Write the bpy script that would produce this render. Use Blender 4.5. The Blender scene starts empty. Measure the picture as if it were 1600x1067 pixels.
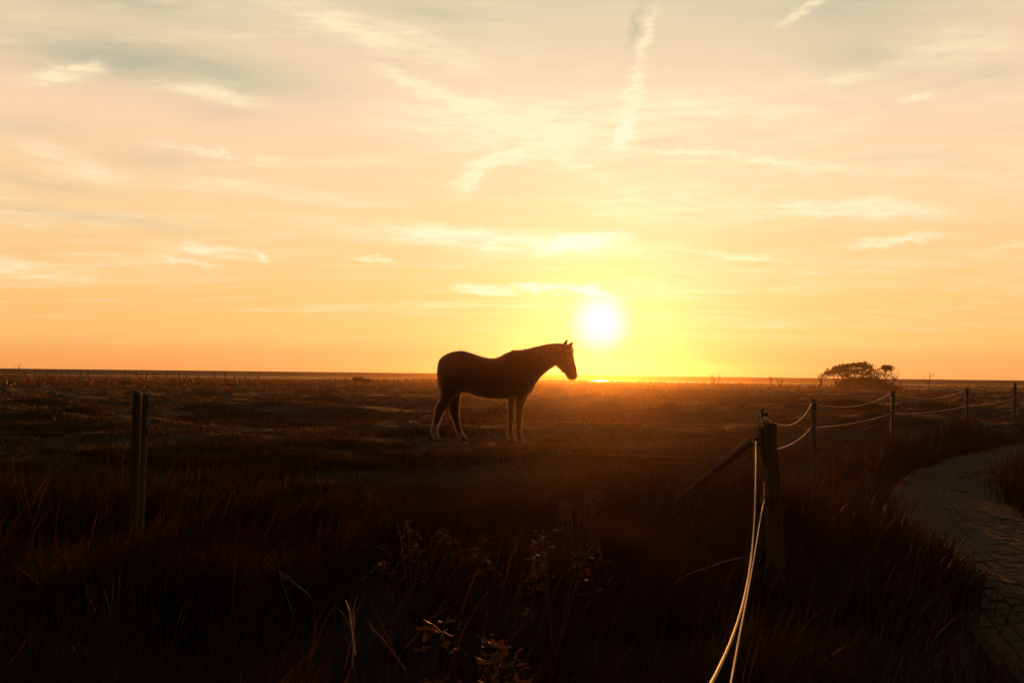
import bpy, bmesh, math, random
import numpy as np
from mathutils import Vector, Matrix, Euler

random.seed(7)
rng = np.random.default_rng(11)
SC = bpy.context.scene
COL = SC.collection
R = math.radians

# ------------------------------------------------------------------ camera
EYE = Vector((0.0, 0.0, 1.55))
F = 1570.0                                   # focal length in photo pixels (1600 wide)
cam_data = bpy.data.cameras.new('camera')
cam_data.sensor_width = 36.0
cam_data.lens = 36.0 * F / 1600.0
cam_data.clip_start = 0.05
cam_data.clip_end = 5000.0
cam = bpy.data.objects.new('camera', cam_data)
COL.objects.link(cam)
CAMROT = (Matrix.Rotation(R(90 + 1.88), 3, 'X') @ Matrix.Rotation(R(0.666), 3, 'Z'))
cam.location = EYE
cam.rotation_euler = CAMROT.to_euler()
SC.camera = cam


def ray(px, py):
    return (CAMROT @ Vector(((px - 800) / F, (533.5 - py) / F, -1.0)))


def at(px, py, Y):
    """world point on the sight line of a photo pixel at distance Y in front"""
    v = ray(px, py)
    return EYE + v * (Y / v.y)


def azel(px, py):
    v = ray(px, py).normalized()
    return math.atan2(v.x, v.y), math.asin(v.z)


# ------------------------------------------------------------------ view / render
SC.view_settings.view_transform = 'Standard'
SC.view_settings.look = 'None'
SC.view_settings.exposure = 0.0
SC.view_settings.gamma = 1.0
SC.view_settings.use_curve_mapping = False
SC.render.engine = 'CYCLES'
SC.cycles.use_denoising = True
SC.cycles.max_bounces = 3
SC.cycles.diffuse_bounces = 1
SC.cycles.glossy_bounces = 1
SC.cycles.transmission_bounces = 1
SC.cycles.volume_bounces = 0
SC.cycles.transparent_max_bounces = 6
SC.cycles.caustics_reflective = False
SC.cycles.caustics_refractive = False

# ------------------------------------------------------------------ sun
SUN_DIR = ray(938, 503).normalized()
SUN_AZ = math.atan2(SUN_DIR.x, SUN_DIR.y)
SUN_EL = math.asin(SUN_DIR.z)
sun_data = bpy.data.lights.new('sun', 'SUN')
sun_data.energy = 5.0
sun_data.angle = R(0.53)
sun_data.color = (1.0, 0.29, 0.04)
sun = bpy.data.objects.new('sun', sun_data)
COL.objects.link(sun)
sun.rotation_euler = SUN_DIR.to_track_quat('Z', 'Y').to_euler()
sun.location = (0, 0, 50)

# ------------------------------------------------------------------ world: dusk sky with cirrus
world = bpy.data.worlds.new('World')
SC.world = world
world.use_nodes = True
WT = world.node_tree
WT.nodes.clear()


class NB:
    """small node-building helper"""
    def __init__(self, tree):
        self.t = tree

    def node(self, typ, **kw):
        n = self.t.nodes.new(typ)
        for k, v in kw.items():
            setattr(n, k, v)
        return n

    def link(self, a, b):
        self.t.links.new(a, b)

    def put(self, sock, v):
        if isinstance(v, bpy.types.NodeSocket):
            self.t.links.new(v, sock)
        elif v is not None:
            sock.default_value = v

    def math(self, op, a, b=None, c=None, clamp=False):
        n = self.node('ShaderNodeMath', operation=op, use_clamp=clamp)
        self.put(n.inputs[0], a)
        self.put(n.inputs[1], b)
        self.put(n.inputs[2], c)
        return n.outputs[0]

    def vmath(self, op, a, b=None, scale=None):
        n = self.node('ShaderNodeVectorMath', operation=op)
        self.put(n.inputs[0], a)
        self.put(n.inputs[1], b)
        if scale is not None:
            self.put(n.inputs['Scale'], scale)
        return n.outputs['Value'] if op in ('DOT_PRODUCT', 'LENGTH') else n.outputs[0]

    def noise(self, vec, scale, detail=4, rough=0.55, dist=0.0, color=False, dims='3D'):
        n = self.node('ShaderNodeTexNoise', noise_dimensions=dims)
        n.inputs['Scale'].default_value = scale
        n.inputs['Detail'].default_value = detail
        n.inputs['Roughness'].default_value = rough
        n.inputs['Distortion'].default_value = dist
        if vec is not None:
            self.link(vec, n.inputs['Vector'])
        return n.outputs['Color'] if color else n.outputs['Fac']

    def ramp(self, fac, stops, interp='LINEAR'):
        n = self.node('ShaderNodeValToRGB')
        cr = n.color_ramp
        cr.interpolation = interp
        while len(cr.elements) < len(stops):
            cr.elements.new(0.5)
        for e, (p, c) in zip(cr.elements, stops):
            e.position = p
            e.color = (c[0], c[1], c[2], 1) if not isinstance(c, (int, float)) else (c, c, c, 1)
        self.link(fac, n.inputs[0])
        return n.outputs[0]

    def mix(self, fac, a, b, blend='MIX'):
        n = self.node('ShaderNodeMix', data_type='RGBA', blend_type=blend)
        self.put(n.inputs[0], fac)
        self.put(n.inputs[6], a if isinstance(a, bpy.types.NodeSocket) else (*a, 1))
        self.put(n.inputs[7], b if isinstance(b, bpy.types.NodeSocket) else (*b, 1))
        return n.outputs[2]

    def mapping(self, vec, loc=(0, 0, 0), rot=(0, 0, 0), scale=(1, 1, 1), typ='POINT'):
        n = self.node('ShaderNodeMapping', vector_type=typ)
        n.inputs['Location'].default_value = loc
        n.inputs['Rotation'].default_value = rot
        n.inputs['Scale'].default_value = scale
        self.link(vec, n.inputs['Vector'])
        return n.outputs[0]

    def sep(self, v):
        n = self.node('ShaderNodeSeparateXYZ')
        self.link(v, n.inputs[0])
        return n.outputs

    def comb(self, x, y, z=0.0):
        n = self.node('ShaderNodeCombineXYZ')
        self.put(n.inputs[0], x)
        self.put(n.inputs[1], y)
        self.put(n.inputs[2], z)
        return n.outputs[0]

    def mrange(self, v, a, b, c=0.0, d=1.0, smooth=True):
        n = self.node('ShaderNodeMapRange')
        n.interpolation_type = 'SMOOTHSTEP' if smooth else 'LINEAR'
        self.put(n.inputs[0], v)
        for i, q in enumerate((a, b, c, d)):
            n.inputs[i + 1].default_value = q
        return n.outputs[0]


world.cycles.sampling_method = 'NONE'
W = NB(WT)
tc = W.node('ShaderNodeTexCoord')
D = tc.outputs['Generated']
dx, dy, dz = W.sep(D)
az = W.math('ARCTAN2', dx, dy)
el = W.math('ARCSINE', W.math('MAXIMUM', dz, -1.0))
ae = W.comb(az, el, 0.0)
cos_s = W.vmath('DOT_PRODUCT', D, tuple(SUN_DIR))
theta = W.math('ARCCOSINE', W.math('MINIMUM', cos_s, 0.9999999))

# clear-sky colour by height above the horizon (0..90 degrees on the ramp)
eldeg = W.math('DIVIDE', W.math('MAXIMUM', el, 0.0), R(90))
base = W.ramp(eldeg, [
    (0.0, (0.92, 0.335, 0.085)),
    (1.1 / 90, (0.98, 0.40, 0.11)),
    (2.0 / 90, (1.0, 0.51, 0.145)),
    (5.0 / 90, (1.0, 0.575, 0.205)),
    (10.0 / 90, (1.0, 0.635, 0.335)),
    (15.0 / 90, (0.98, 0.665, 0.43)),
    (20.0 / 90, (0.78, 0.60, 0.41)),
    (28.0 / 90, (0.25, 0.225, 0.175)),
    (42.0 / 90, (0.07, 0.07, 0.066)),
    (1.0, (0.026, 0.032, 0.036)),
])
# the sky dims away from the sun
side = W.ramp(W.math('DIVIDE', theta, math.pi), [
    (0.0, 1.0), (34 / 180, 0.97), (60 / 180, 0.40), (95 / 180, 0.10), (1.0, 0.06)], 'EASE')

# thin cirrus sheets, laid out on a plane high above
zc = W.math('ADD', W.math('MAXIMUM', dz, 0.0), 0.09)
plane = W.comb(W.math('DIVIDE', dx, zc), W.math('DIVIDE', dy, zc), 0.0)
pm = W.mapping(plane, rot=(0, 0, R(24)), scale=(0.42, 1.25, 1))
pwarp = W.noise(pm, 1.1, 2, 0.5, color=True, dims='2D')
pm2 = W.vmath('ADD', pm, W.vmath('SCALE', W.vmath('SUBTRACT', pwarp, (0.5, 0.5, 0.5)), scale=0.9))
ci1 = W.noise(pm2, 0.85, 6, 0.6, dims='2D')
ci2 = W.noise(W.mapping(plane, rot=(0, 0, R(-8)), scale=(0.55, 3.4, 1)), 1.5, 6, 0.62, 0.6, dims='2D')
cirrus = W.math('ADD', W.math('MULTIPLY', W.mrange(ci1, 0.40, 0.72), 0.65),
                W.math('MULTIPLY', W.mrange(ci2, 0.46, 0.78), 0.45))

# single cloud streaks and clear gaps, set by azimuth and elevation
wn = W.noise(W.mapping(ae, scale=(9, 24, 1)), 1.0, 4, 0.6, color=True, dims='2D')
aew = W.vmath('ADD', ae, W.vmath('MULTIPLY', W.vmath('SUBTRACT', wn, (0.5, 0.5, 0.5)), (0.05, 0.020, 0)))
wn2 = W.noise(W.mapping(ae, scale=(45, 90, 1)), 1.0, 3, 0.6, color=True, dims='2D')
aew2 = W.vmath('ADD', ae, W.vmath('MULTIPLY', W.vmath('SUBTRACT', wn2, (0.5, 0.5, 0.5)), (0.020, 0.014, 0)))


def stroke(px, py, L, w, ang, s, fine=False, soft=False):
    """soft elongated veil: centre pixel in the photo, half length, half width, slope"""
    a, e = azel(px, py)
    n = W.mapping(aew2 if fine else aew, loc=(a, e, 0), rot=(0, 0, R(-ang)), scale=(L / F, w / F, 1), typ='TEXTURE')
    g = W.node('ShaderNodeTexGradient', gradient_type='QUADRATIC_SPHERE')
    W.link(n, g.inputs[0])
    if soft:
        return W.math('MULTIPLY', g.outputs['Fac'], s * 1.15)
    return W.math('MULTIPLY', W.mrange(g.outputs['Fac'], 0.0, 0.6), s)


def total(lst, soft=False):
    acc = None
    for a in lst:
        q = stroke(*a, soft=soft) if len(a) == 7 else stroke(*a, False, soft)
        acc = q if acc is None else W.math('ADD', acc, q)
    return acc


bright = total([
    (1011, 55, 75, 20, -70, 1.0, True), (990, 145, 85, 26, -76, 1.0, True), (978, 205, 55, 22, -72, 1.1, True),
    (655, 135, 140, 24, 22, 1.15, True), (745, 172, 110, 34, 16, 0.7, True),
    (760, 195, 380, 80, 3, 0.85), (735, 278, 75, 34, -38, 1.2, True), (800, 246, 95, 24, -6, 1.0, True), (900, 262, 120, 24, 14, 0.6, True),
    (790, 375, 480, 36, 2, 1.0), (760, 453, 85, 17, 3, 0.9, True),
    (100, 116, 110, 24, -17, 1.0, True), (350, 148, 150, 22, 5, 0.7),
    (345, 242, 170, 11, 5, 0.8, True), (320, 390, 140, 20, 3, 0.8, True), (305, 411, 90, 9, 7, 0.6, True),
    (412, 402, 30, 14, 45, 0.6, True), (585, 406, 62, 9, 3, 0.8, True),
    (1060, 238, 150, 8, 0, 0.8, True), (1185, 250, 120, 9, 10, 0.8, True), (1335, 325, 270, 26, 4, 0.85),
    (1390, 376, 140, 16, -4, 0.9, True), (1140, 400, 170, 13, 8, 0.6, True), (1252, 18, 85, 15, -27, 0.7, True),
    (1510, 75, 190, 55, 6, 0.5), (1140, 168, 300, 40, 8, 0.6), (1425, 152, 45, 9, -3, 0.7, True),
    (20, 420, 190, 40, 8, 0.45), (110, 255, 190, 34, 14, 0.5), (590, 48, 380, 36, 12, 0.5),
    (1050, 325, 330, 70, 4, 0.5), (930, 195, 330, 110, 2, 0.55), (640, 85, 330, 30, 14, 0.4), (1330, 120, 300, 26, -6, 0.35), (450, 300, 380, 26, 3, 0.4), (1240, 262, 260, 24, 4, 0.35), (1570, 385, 70, 10, -8, 0.5, True), (1290, 205, 160, 24, -8, 0.35),
])
white = total([
    (905, 378, 150, 26, -9, 0.9, True), (850, 449, 120, 11, 2, 0.8, True), (925, 456, 70, 13, 14, 1.0, True),
    (975, 205, 60, 20, -72, 0.7, True), (770, 372, 220, 16, 2, 0.35, True), (765, 454, 70, 15, 4, 0.4, True),
])
gaps = total([
    (150, 88, 330, 70, 0, 1.0), (370, 118, 300, 60, 5, 0.75), (210, 8, 380, 46, 2, 0.7), (350, 176, 150, 34, 2, 0.35),
    (991, 38, 75, 14, -80, 0.8, True), (1360, 85, 260, 110, 4, 0.5), (1330, 6, 300, 50, 2, 0.65),
    (1565, 118, 170, 40, 4, 0.35), (20, 195, 150, 30, 2, 0.35), (255, 250, 170, 30, 4, 0.28),
    (55, 285, 200, 24, 3, 0.32), (150, 342, 320, 22, 3, 0.45), (690, 20, 200, 34, 6, 0.5), (820, 168, 90, 14, 0, 0.35),
    (1040, 222, 80, 20, 4, 0.35), (1420, 245, 200, 30, 6, 0.3),
], True)
cl = W.math('ADD', bright, W.math('MULTIPLY', cirrus, 0.62))
tex = W.noise(W.mapping(ae, rot=(0, 0, R(7)), scale=(20, 120, 1)), 1.0, 6, 0.66, dims='2D')
cl = W.math('MULTIPLY', cl, W.mrange(tex, 0.27, 0.72, 0.15, 1.55, False))
cl = W.math('MULTIPLY', cl, W.mrange(el, R(0.6), R(4.5)))
gp = W.math('MULTIPLY', gaps, W.mrange(el, R(2), R(9)), clamp=True)

col = W.mix(gp, base, (0.54, 0.48, 0.335))
col = W.mix(W.math('MULTIPLY', cl, 0.85, clamp=True), col, (1.04, 0.835, 0.53))
col = W.vmath('MULTIPLY', col, W.comb(side, side, side))
# aureole of the low sun in the hazy sky
g1 = W.math('EXPONENT', W.math('DIVIDE', theta, -R(5.2)))
g2 = W.math('EXPONENT', W.math('MULTIPLY', W.math('POWER', W.math('DIVIDE', theta, R(1.12)), 2.0), -1.0))
g3 = W.math('EXPONENT', W.math('DIVIDE', theta, -R(19)))
col = W.vmath('ADD', col, W.vmath('SCALE', (0.16, 0.255, 0.085), scale=g1))
col = W.mix(W.math('MULTIPLY', white, 0.8, clamp=True), col, (1.2, 0.90, 0.74))
col = W.vmath('ADD', col, W.vmath('SCALE', (0.04, 0.095, 0.06), scale=g3))
col = W.mix(W.mrange(theta, R(0.35), R(2.15), 1.0, 0.0), col, (1.5, 1.02, 1.0))
lp_bg = W.node('ShaderNodeBackground')
W.link(col, lp_bg.inputs['Color'])
lp_bg.inputs['Strength'].default_value = 0.98
# the faint blue of the open sky on top of it
nish = W.node('ShaderNodeTexSky', sky_type='NISHITA')
nish.sun_disc = False
nish.sun_elevation = SUN_EL
nish.sun_rotation = SUN_AZ
bg2 = W.node('ShaderNodeBackground')
W.link(nish.outputs[0], bg2.inputs['Color'])
bg2.inputs['Strength'].default_value = 0.004
addsh = W.node('ShaderNodeAddShader')
W.link(lp_bg.outputs[0], addsh.inputs[0])
W.link(bg2.outputs[0], addsh.inputs[1])
wout = W.node('ShaderNodeOutputWorld')
W.link(addsh.outputs[0], wout.inputs['Surface'])


# ------------------------------------------------------------------ helpers
def tag(o, label=None, cat=None, group=None, kind=None):
    if label:
        o['label'] = label
    if cat:
        o['category'] = cat
    if group:
        o['group'] = group
    if kind:
        o['kind'] = kind
    return o


def thing(name, loc, label, cat, group=None):
    o = bpy.data.objects.new(name, None)
    o.empty_display_size = 0.2
    o.location = loc
    COL.objects.link(o)
    return tag(o, label, cat, group)


def mesh_data(name, verts, faces, mat=None, smooth=False):
    me = bpy.data.meshes.new(name)
    me.from_pydata([tuple(v) for v in verts], [], [tuple(f) for f in faces])
    if smooth:
        me.polygons.foreach_set('use_smooth', [True] * len(me.polygons))
    me.update()
    if mat:
        me.materials.append(mat)
    return me


def fast_tris(name, verts, tris, mat=None, smooth=False):
    me = bpy.data.meshes.new(name)
    nv, nt = len(verts), len(tris)
    me.vertices.add(nv)
    me.vertices.foreach_set('co', np.asarray(verts, np.float32).ravel())
    me.loops.add(nt * 3)
    me.loops.foreach_set('vertex_index', np.asarray(tris, np.int32).ravel())
    me.polygons.add(nt)
    me.polygons.foreach_set('loop_start', np.arange(0, nt * 3, 3, dtype=np.int32))
    me.polygons.foreach_set('loop_total', np.full(nt, 3, np.int32))
    me.polygons.foreach_set('use_smooth', np.full(nt, smooth, bool))
    me.update(calc_edges=True)
    me.validate()
    if mat:
        me.materials.append(mat)
    return me


def link(name, me, parent=None, loc=(0, 0, 0)):
    o = bpy.data.objects.new(name, me)
    o.location = loc
    COL.objects.link(o)
    if parent is not None:
        o.parent = parent
    return o


class MB:
    """collects tubes, lofts and boxes given in world space"""
    def __init__(self):
        self.v = []
        self.f = []

    def ring_loft(self, rings, cap=True):
        b = len(self.v)
        n = len(rings[0])
        for r in rings:
            self.v.extend([Vector(p) for p in r])
        for i in range(len(rings) - 1):
            for j in range(n):
                k = (j + 1) % n
                self.f.append((b + i * n + j, b + i * n + k, b + (i + 1) * n + k, b + (i + 1) * n + j))
        if cap:
            self.f.append(tuple(b + j for j in reversed(range(n))))
            self.f.append(tuple(b + (len(rings) - 1) * n + j for j in range(n)))

    def tube(self, pts, rad, n=8, cap=True, wob=0.0, rs=None):
        pts = [Vector(p) for p in pts]
        if not hasattr(rad, '__len__'):
            rad = [rad] * len(pts)
        rings = []
        up = Vector((0, 0, 1))
        prev = None
        for i, p in enumerate(pts):
            t = (pts[min(i + 1, len(pts) - 1)] - pts[max(i - 1, 0)]).normalized()
            if prev is None:
                a = t.cross(up)
                if a.length < 0.15:
                    a = t.cross(Vector((1, 0, 0)))
            else:
                a = prev - t * prev.dot(t)
            a.normalize()
            prev = a
            b = t.cross(a)
            ring = []
            for j in range(n):
                q = 2 * math.pi * j / n
                rr = rad[i] * (1 + (rs.uniform(-wob, wob) if rs else 0))
                ring.append(p + a * math.cos(q) * rr + b * math.sin(q) * rr)
            rings.append(ring)
        self.ring_loft(rings, cap)

    def box(self, c, s, rot=None):
        c = Vector(c)
        b = len(self.v)
        for x in (-1, 1):
            for y in (-1, 1):
                for z in (-1, 1):
                    p = Vector((x * s[0] / 2, y * s[1] / 2, z * s[2] / 2))
                    if rot:
                        p = rot @ p
                    self.v.append(c + p)
        for q in ((0, 1, 3, 2), (4, 6, 7, 5), (0, 4, 5, 1), (2, 3, 7, 6), (0, 2, 6, 4), (1, 5, 7, 3)):
            self.f.append(tuple(b + i for i in q))

    def build(self, name, mat, parent=None, smooth=False, origin=None):
        """vertices are world positions; the object sits at the parent's origin"""
        o0 = Vector(origin) if origin is not None else (Vector(parent.location) if parent is not None else Vector((0, 0, 0)))
        me = mesh_data(name, [v - o0 for v in self.v], self.f, mat, smooth)
        return link(name, me, parent, (0, 0, 0) if parent is not None else o0)


# ------------------------------------------------------------------ noise and ground height
def _hash(ix, iy, seed):
    h = (ix.astype(np.int64) * 374761393 + iy.astype(np.int64) * 668265263 + seed * 1442695041) & 0xFFFFFFFF
    h = ((h ^ (h >> 13)) * 1274126177) & 0xFFFFFFFF
    h = h ^ (h >> 16)
    return (h & 0xFFFFFF) / float(0xFFFFFF)


def vnoise(x, y, seed=0):
    x = np.asarray(x, float)
    y = np.asarray(y, float)
    ix, iy = np.floor(x), np.floor(y)
    fx, fy = x - ix, y - iy
    fx = fx * fx * fx * (fx * (fx * 6 - 15) + 10)
    fy = fy * fy * fy * (fy * (fy * 6 - 15) + 10)
    a, b = _hash(ix, iy, seed), _hash(ix + 1, iy, seed)
    c, d = _hash(ix, iy + 1, seed), _hash(ix + 1, iy + 1, seed)
    return (a + (b - a) * fx) * (1 - fy) + (c + (d - c) * fx) * fy


def fbm(x, y, seed=0, oct=4):
    s, a, t = 0.0, 0.5, 0.0
    for k in range(oct):
        s = s + a * vnoise(x * 2 ** k, y * 2 ** k, seed + k * 17)
        t += a
        a *= 0.5
    return s / t


def sstep(x, a, b):
    t = np.clip((np.asarray(x, float) - a) / (b - a), 0, 1)
    return t * t * (3 - 2 * t)


# path: left kerb line read from the photograph, centre line 0.75 m to its right
PW = 1.46
_L = np.array([(1.25, -1.0), (1.75, 1.4), (2.3, 4.0), (2.88, 6.1), (3.6, 8.6), (4.5, 11.6), (5.64, 14.7), (7.35, 17.9),
               (9.8, 21.4), (12.3, 24.6), (15.2, 28.0), (19.0, 32.0)])


def catmull(P, n=24):
    out = []
    for i in range(1, len(P) - 2):
        p0, p1, p2, p3 = P[i - 1], P[i], P[i + 1], P[i + 2]
        for k in range(n):
            t = k / n
            out.append(0.5 * ((2 * p1) + (-p0 + p2) * t + (2 * p0 - 5 * p1 + 4 * p2 - p3) * t * t
                              + (-p0 + 3 * p1 - 3 * p2 + p3) * t ** 3))
    return np.array(out)


_e = catmull(_L)
_t = np.gradient(_e, axis=0)
_t /= np.linalg.norm(_t, axis=1)[:, None]
_n = np.stack([_t[:, 1], -_t[:, 0]], 1)
PATH = _e + _n * PW / 2
_seg = np.linalg.norm(np.diff(PATH, axis=0), axis=1)
PS = np.concatenate([[0], np.cumsum(_seg)])


def path_at(s):
    x = np.interp(s, PS, PATH[:, 0])
    y = np.interp(s, PS, PATH[:, 1])
    x2 = np.interp(s + 0.05, PS, PATH[:, 0])
    y2 = np.interp(s + 0.05, PS, PATH[:, 1])
    x1 = np.interp(s - 0.05, PS, PATH[:, 0])
    y1 = np.interp(s - 0.05, PS, PATH[:, 1])
    return x, y, math.atan2(y2 - y1, x2 - x1)


def path_dist(x, y):
    """distance to the path's centre line, and which side (positive = right of it)"""
    x = np.asarray(x, float).ravel()
    y = np.asarray(y, float).ravel()
    best = np.full(x.shape, 1e9)
    sgn = np.zeros(x.shape)
    P = PATH[::4]
    N = _n[::4]
    for (cx, cy), (nx, ny) in zip(P, N):
        d = np.hypot(x - cx, y - cy)
        m = d < best
        best = np.where(m, d, best)
        sgn = np.where(m, (x - cx) * nx + (y - cy) * ny, sgn)
    return best, np.sign(sgn)


FENCE = np.array([(1.8, 7.0), (4.19, 14.0), (7.58, 20.0), (11.3, 25.0), (14.5, 29.0), (19.5, 34.5)])


def height(x, y):
    x = np.asarray(x, float)
    y = np.asarray(y, float)
    shp = x.shape
    r = np.hypot(x, y)
    # pasture rises in front of the horse and falls away again
    past = 0.30 * sstep(y, 9.5, 16.5) * (1 - 0.65 * sstep(y, 24, 60)) * (1 - 0.35 * sstep(y, 60, 150))
    fx = np.interp(y, FENCE[:, 1], FENCE[:, 0])
    past = past * (1 - 0.8 * sstep(x - fx, -4.0, 1.0))
    z = past
    far = sstep(r, 13, 26) * (1 - sstep(r, 170, 240))
    near = 1 - sstep(r, 10, 16)
    # long low ridges, hummocks and tussock bumps of the grazed marsh
    z = z + far * 0.26 * (fbm(x * 0.055 + 3, y * 0.13 + 1, 5, 3) - 0.5) * 2 * 0.62
    rid = 1 - np.abs(fbm(x * 0.06 + 9, y * 0.16, 23, 3) * 2 - 1) * 2.2
    z = z + far * 0.27 * np.clip(rid, 0, 1) ** 2
    rid2 = 1 - np.abs(fbm(x * 0.16 + 4, y * 0.42 + 7, 53, 3) * 2 - 1) * 2.4
    z = z + far * 0.18 * np.clip(rid2, 0, 1) ** 1.5 * (1 - 0.6 * sstep(r, 70, 140))
    z = z + (0.035 + 0.045 * far) * (fbm(x * 0.55, y * 0.85, 31, 3) - 0.5) * 2 * sstep(r, 3, 12) * (1 - sstep(r, 120, 220))
    z = z + far * 0.05 * (vnoise(x * 1.7, y * 2.6, 47) - 0.5) * (1 - sstep(r, 60, 110))
    z = z + near * 0.16 * (fbm(x * 0.5 + 2, y * 0.5, 61, 3) - 0.45)
    # flat where the horse stands
    hm = np.exp(-((x + 0.25) / 1.9) ** 2 - ((y - 18.24) / 0.9) ** 2)
    z = z * (1 - hm) + 0.305 * hm
    # water channel lies low, dike closes the view
    z = z - 0.12 * sstep(r, 200, 232)
    d = np.sqrt(x * x + (y * 1.0) ** 2)
    z = z + 1.68 * sstep(d, 372, 388) * (1 - 0.9 * sstep(d, 397, 412)) * (1 + 0.05 * (vnoise(x * 0.012, y * 0.0, 3) - 0.5))
    pd, _s = path_dist(x, y)
    pd = pd.reshape(shp)
    k = 1 - sstep(pd, PW / 2 + 0.02, PW / 2 + 0.75)
    z = z * (1 - k) + (-0.05) * k
    return z


def hz(x, y):
    return float(height(np.array([x]), np.array([y]))[0])


# ------------------------------------------------------------------ materials
def new_mat(name):
    m = bpy.data.materials.new(name)
    m.use_nodes = True
    m.node_tree.nodes.clear()
    return m, NB(m.node_tree)


def principled(name, c1, c2, scale=8.0, rough=0.7, bump=0.0, bscale=None, stretch=(1, 1, 1), spec=0.3, sheen=0.0, detail=5):
    m, n = new_mat(name)
    t = n.node('ShaderNodeTexCoord')
    v = n.mapping(t.outputs['Object'], scale=stretch)
    f = n.noise(v, scale, detail, 0.6)
    c = n.mix(n.mrange(f, 0.3, 0.7), c1, c2)
    p = n.node('ShaderNodeBsdfPrincipled')
    n.link(c, p.inputs['Base Color'])
    p.inputs['Roughness'].default_value = rough
    p.inputs['Specular IOR Level'].default_value = spec
    if sheen:
        p.inputs['Sheen Weight'].default_value = sheen
        p.inputs['Sheen Roughness'].default_value = 0.4
    if bump:
        b = n.node('ShaderNodeBump')
        b.inputs['Strength'].default_value = bump
        b.inputs['Distance'].default_value = 0.02
        n.link(n.noise(v, bscale or scale * 4, 5, 0.6), b.inputs['Height'])
        n.link(b.outputs[0], p.inputs['Normal'])
    o = n.node('ShaderNodeOutputMaterial')
    n.link(p.outputs[0], o.inputs['Surface'])
    return m


def leafy(name, c1, c2, trans, scale=1.5, mixf=0.5, gloss=0.06, c3=None):
    """thin plant tissue: diffuse on one side, light coming through from the other"""
    m, n = new_mat(name)
    t = n.node('ShaderNodeTexCoord')
    f = n.noise(t.outputs['Object'], scale, 4, 0.6)
    c = n.mix(n.mrange(f, 0.35, 0.65), c1, c2)
    if c3:
        f2 = n.noise(t.outputs['Object'], scale * 14, 2, 0.5)
        c = n.mix(n.mrange(f2, 0.55, 0.7), c, c3)
    d = n.node('ShaderNodeBsdfDiffuse')
    n.link(c, d.inputs['Color'])
    tr = n.node('ShaderNodeBsdfTranslucent')
    n.link(n.mix(0.5, c, trans), tr.inputs['Color'])
    mx = n.node('ShaderNodeMixShader')
    mx.inputs[0].default_value = mixf
    n.link(d.outputs[0], mx.inputs[1])
    n.link(tr.outputs[0], mx.inputs[2])
    g = n.node('ShaderNodeBsdfGlossy')
    g.inputs['Roughness'].default_value = 0.42
    g.inputs['Color'].default_value = (0.9, 0.9, 0.9, 1)
    mx2 = n.node('ShaderNodeMixShader')
    mx2.inputs[0].default_value = gloss
    n.link(mx.outputs[0], mx2.inputs[1])
    n.link(g.outputs[0], mx2.inputs[2])
    o = n.node('ShaderNodeOutputMaterial')
    n.link(mx2.outputs[0], o.inputs['Surface'])
    return m


M = {}
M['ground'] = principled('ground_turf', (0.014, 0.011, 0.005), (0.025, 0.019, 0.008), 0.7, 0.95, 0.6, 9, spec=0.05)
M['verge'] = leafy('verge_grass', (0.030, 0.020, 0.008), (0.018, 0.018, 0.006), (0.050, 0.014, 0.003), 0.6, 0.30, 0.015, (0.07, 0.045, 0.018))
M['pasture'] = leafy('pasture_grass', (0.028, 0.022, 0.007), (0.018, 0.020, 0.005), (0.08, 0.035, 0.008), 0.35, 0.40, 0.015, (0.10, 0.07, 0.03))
M['reed'] = leafy('reed_stems', (0.07, 0.042, 0.016), (0.04, 0.026, 0.010), (0.16, 0.07, 0.02), 0.8, 0.45, 0.03)
M['straw'] = leafy('straw', (0.26, 0.18, 0.09), (0.16, 0.10, 0.05), (0.4, 0.22, 0.1), 6, 0.45, 0.10)
M['bramble'] = leafy('bramble_leaf', (0.022, 0.022, 0.007), (0.045, 0.022, 0.008), (0.14, 0.05, 0.012), 5, 0.35, 0.025)
M['stem'] = principled('bramble_stem', (0.06, 0.03, 0.015), (0.10, 0.05, 0.025), 20, 0.6)
M['bark'] = principled('bark', (0.030, 0.022, 0.014), (0.06, 0.042, 0.026), 6, 0.9, 0.4)
M['leaf'] = leafy('shrub_leaf', (0.030, 0.026, 0.010), (0.052, 0.036, 0.013), (0.10, 0.05, 0.012), 0.5, 0.3, 0.03)
M['brush'] = leafy('underbrush', (0.028, 0.022, 0.010), (0.045, 0.032, 0.014), (0.09, 0.05, 0.015), 0.5, 0.3, 0.02)
M['wood'] = principled('weathered_wood', (0.10, 0.075, 0.05), (0.20, 0.155, 0.105), 9, 0.85, 0.8, 26, (1, 1, 0.09), 0.15)
M['wood_dark'] = principled('dark_wood', (0.035, 0.026, 0.018), (0.075, 0.056, 0.038), 9, 0.9, 0.7, 26, (1, 1, 0.1), 0.1)
M['plastic'] = principled('insulator_plastic', (0.03, 0.028, 0.026), (0.06, 0.055, 0.05), 30, 0.35, spec=0.5)
M['iron'] = principled('wire_iron', (0.07, 0.06, 0.05), (0.12, 0.10, 0.09), 30, 0.35, spec=0.6)
m, n = new_mat('rope_fibre')
t = n.node('ShaderNodeTexCoord')
p = n.node('ShaderNodeBsdfPrincipled')
n.link(n.mix(n.mrange(n.noise(t.outputs['Object'], 60, 3), 0.35, 0.65), (0.76, 0.58, 0.36), (0.88, 0.72, 0.48)), p.inputs['Base Color'])
p.inputs['Roughness'].default_value = 0.45
p.inputs['Subsurface Weight'].default_value = 1.0
p.inputs['Subsurface Radius'].default_value = (1.0, 0.6, 0.35)
p.inputs['Subsurface Scale'].default_value = 0.016
o = n.node('ShaderNodeOutputMaterial')
n.link(p.outputs[0], o.inputs['Surface'])
M['rope'] = m
M['fibre'] = leafy('loose_fibre', (0.7, 0.6, 0.45), (0.6, 0.5, 0.36), (1.0, 0.85, 0.6), 40, 0.7, 0.08)
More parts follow.
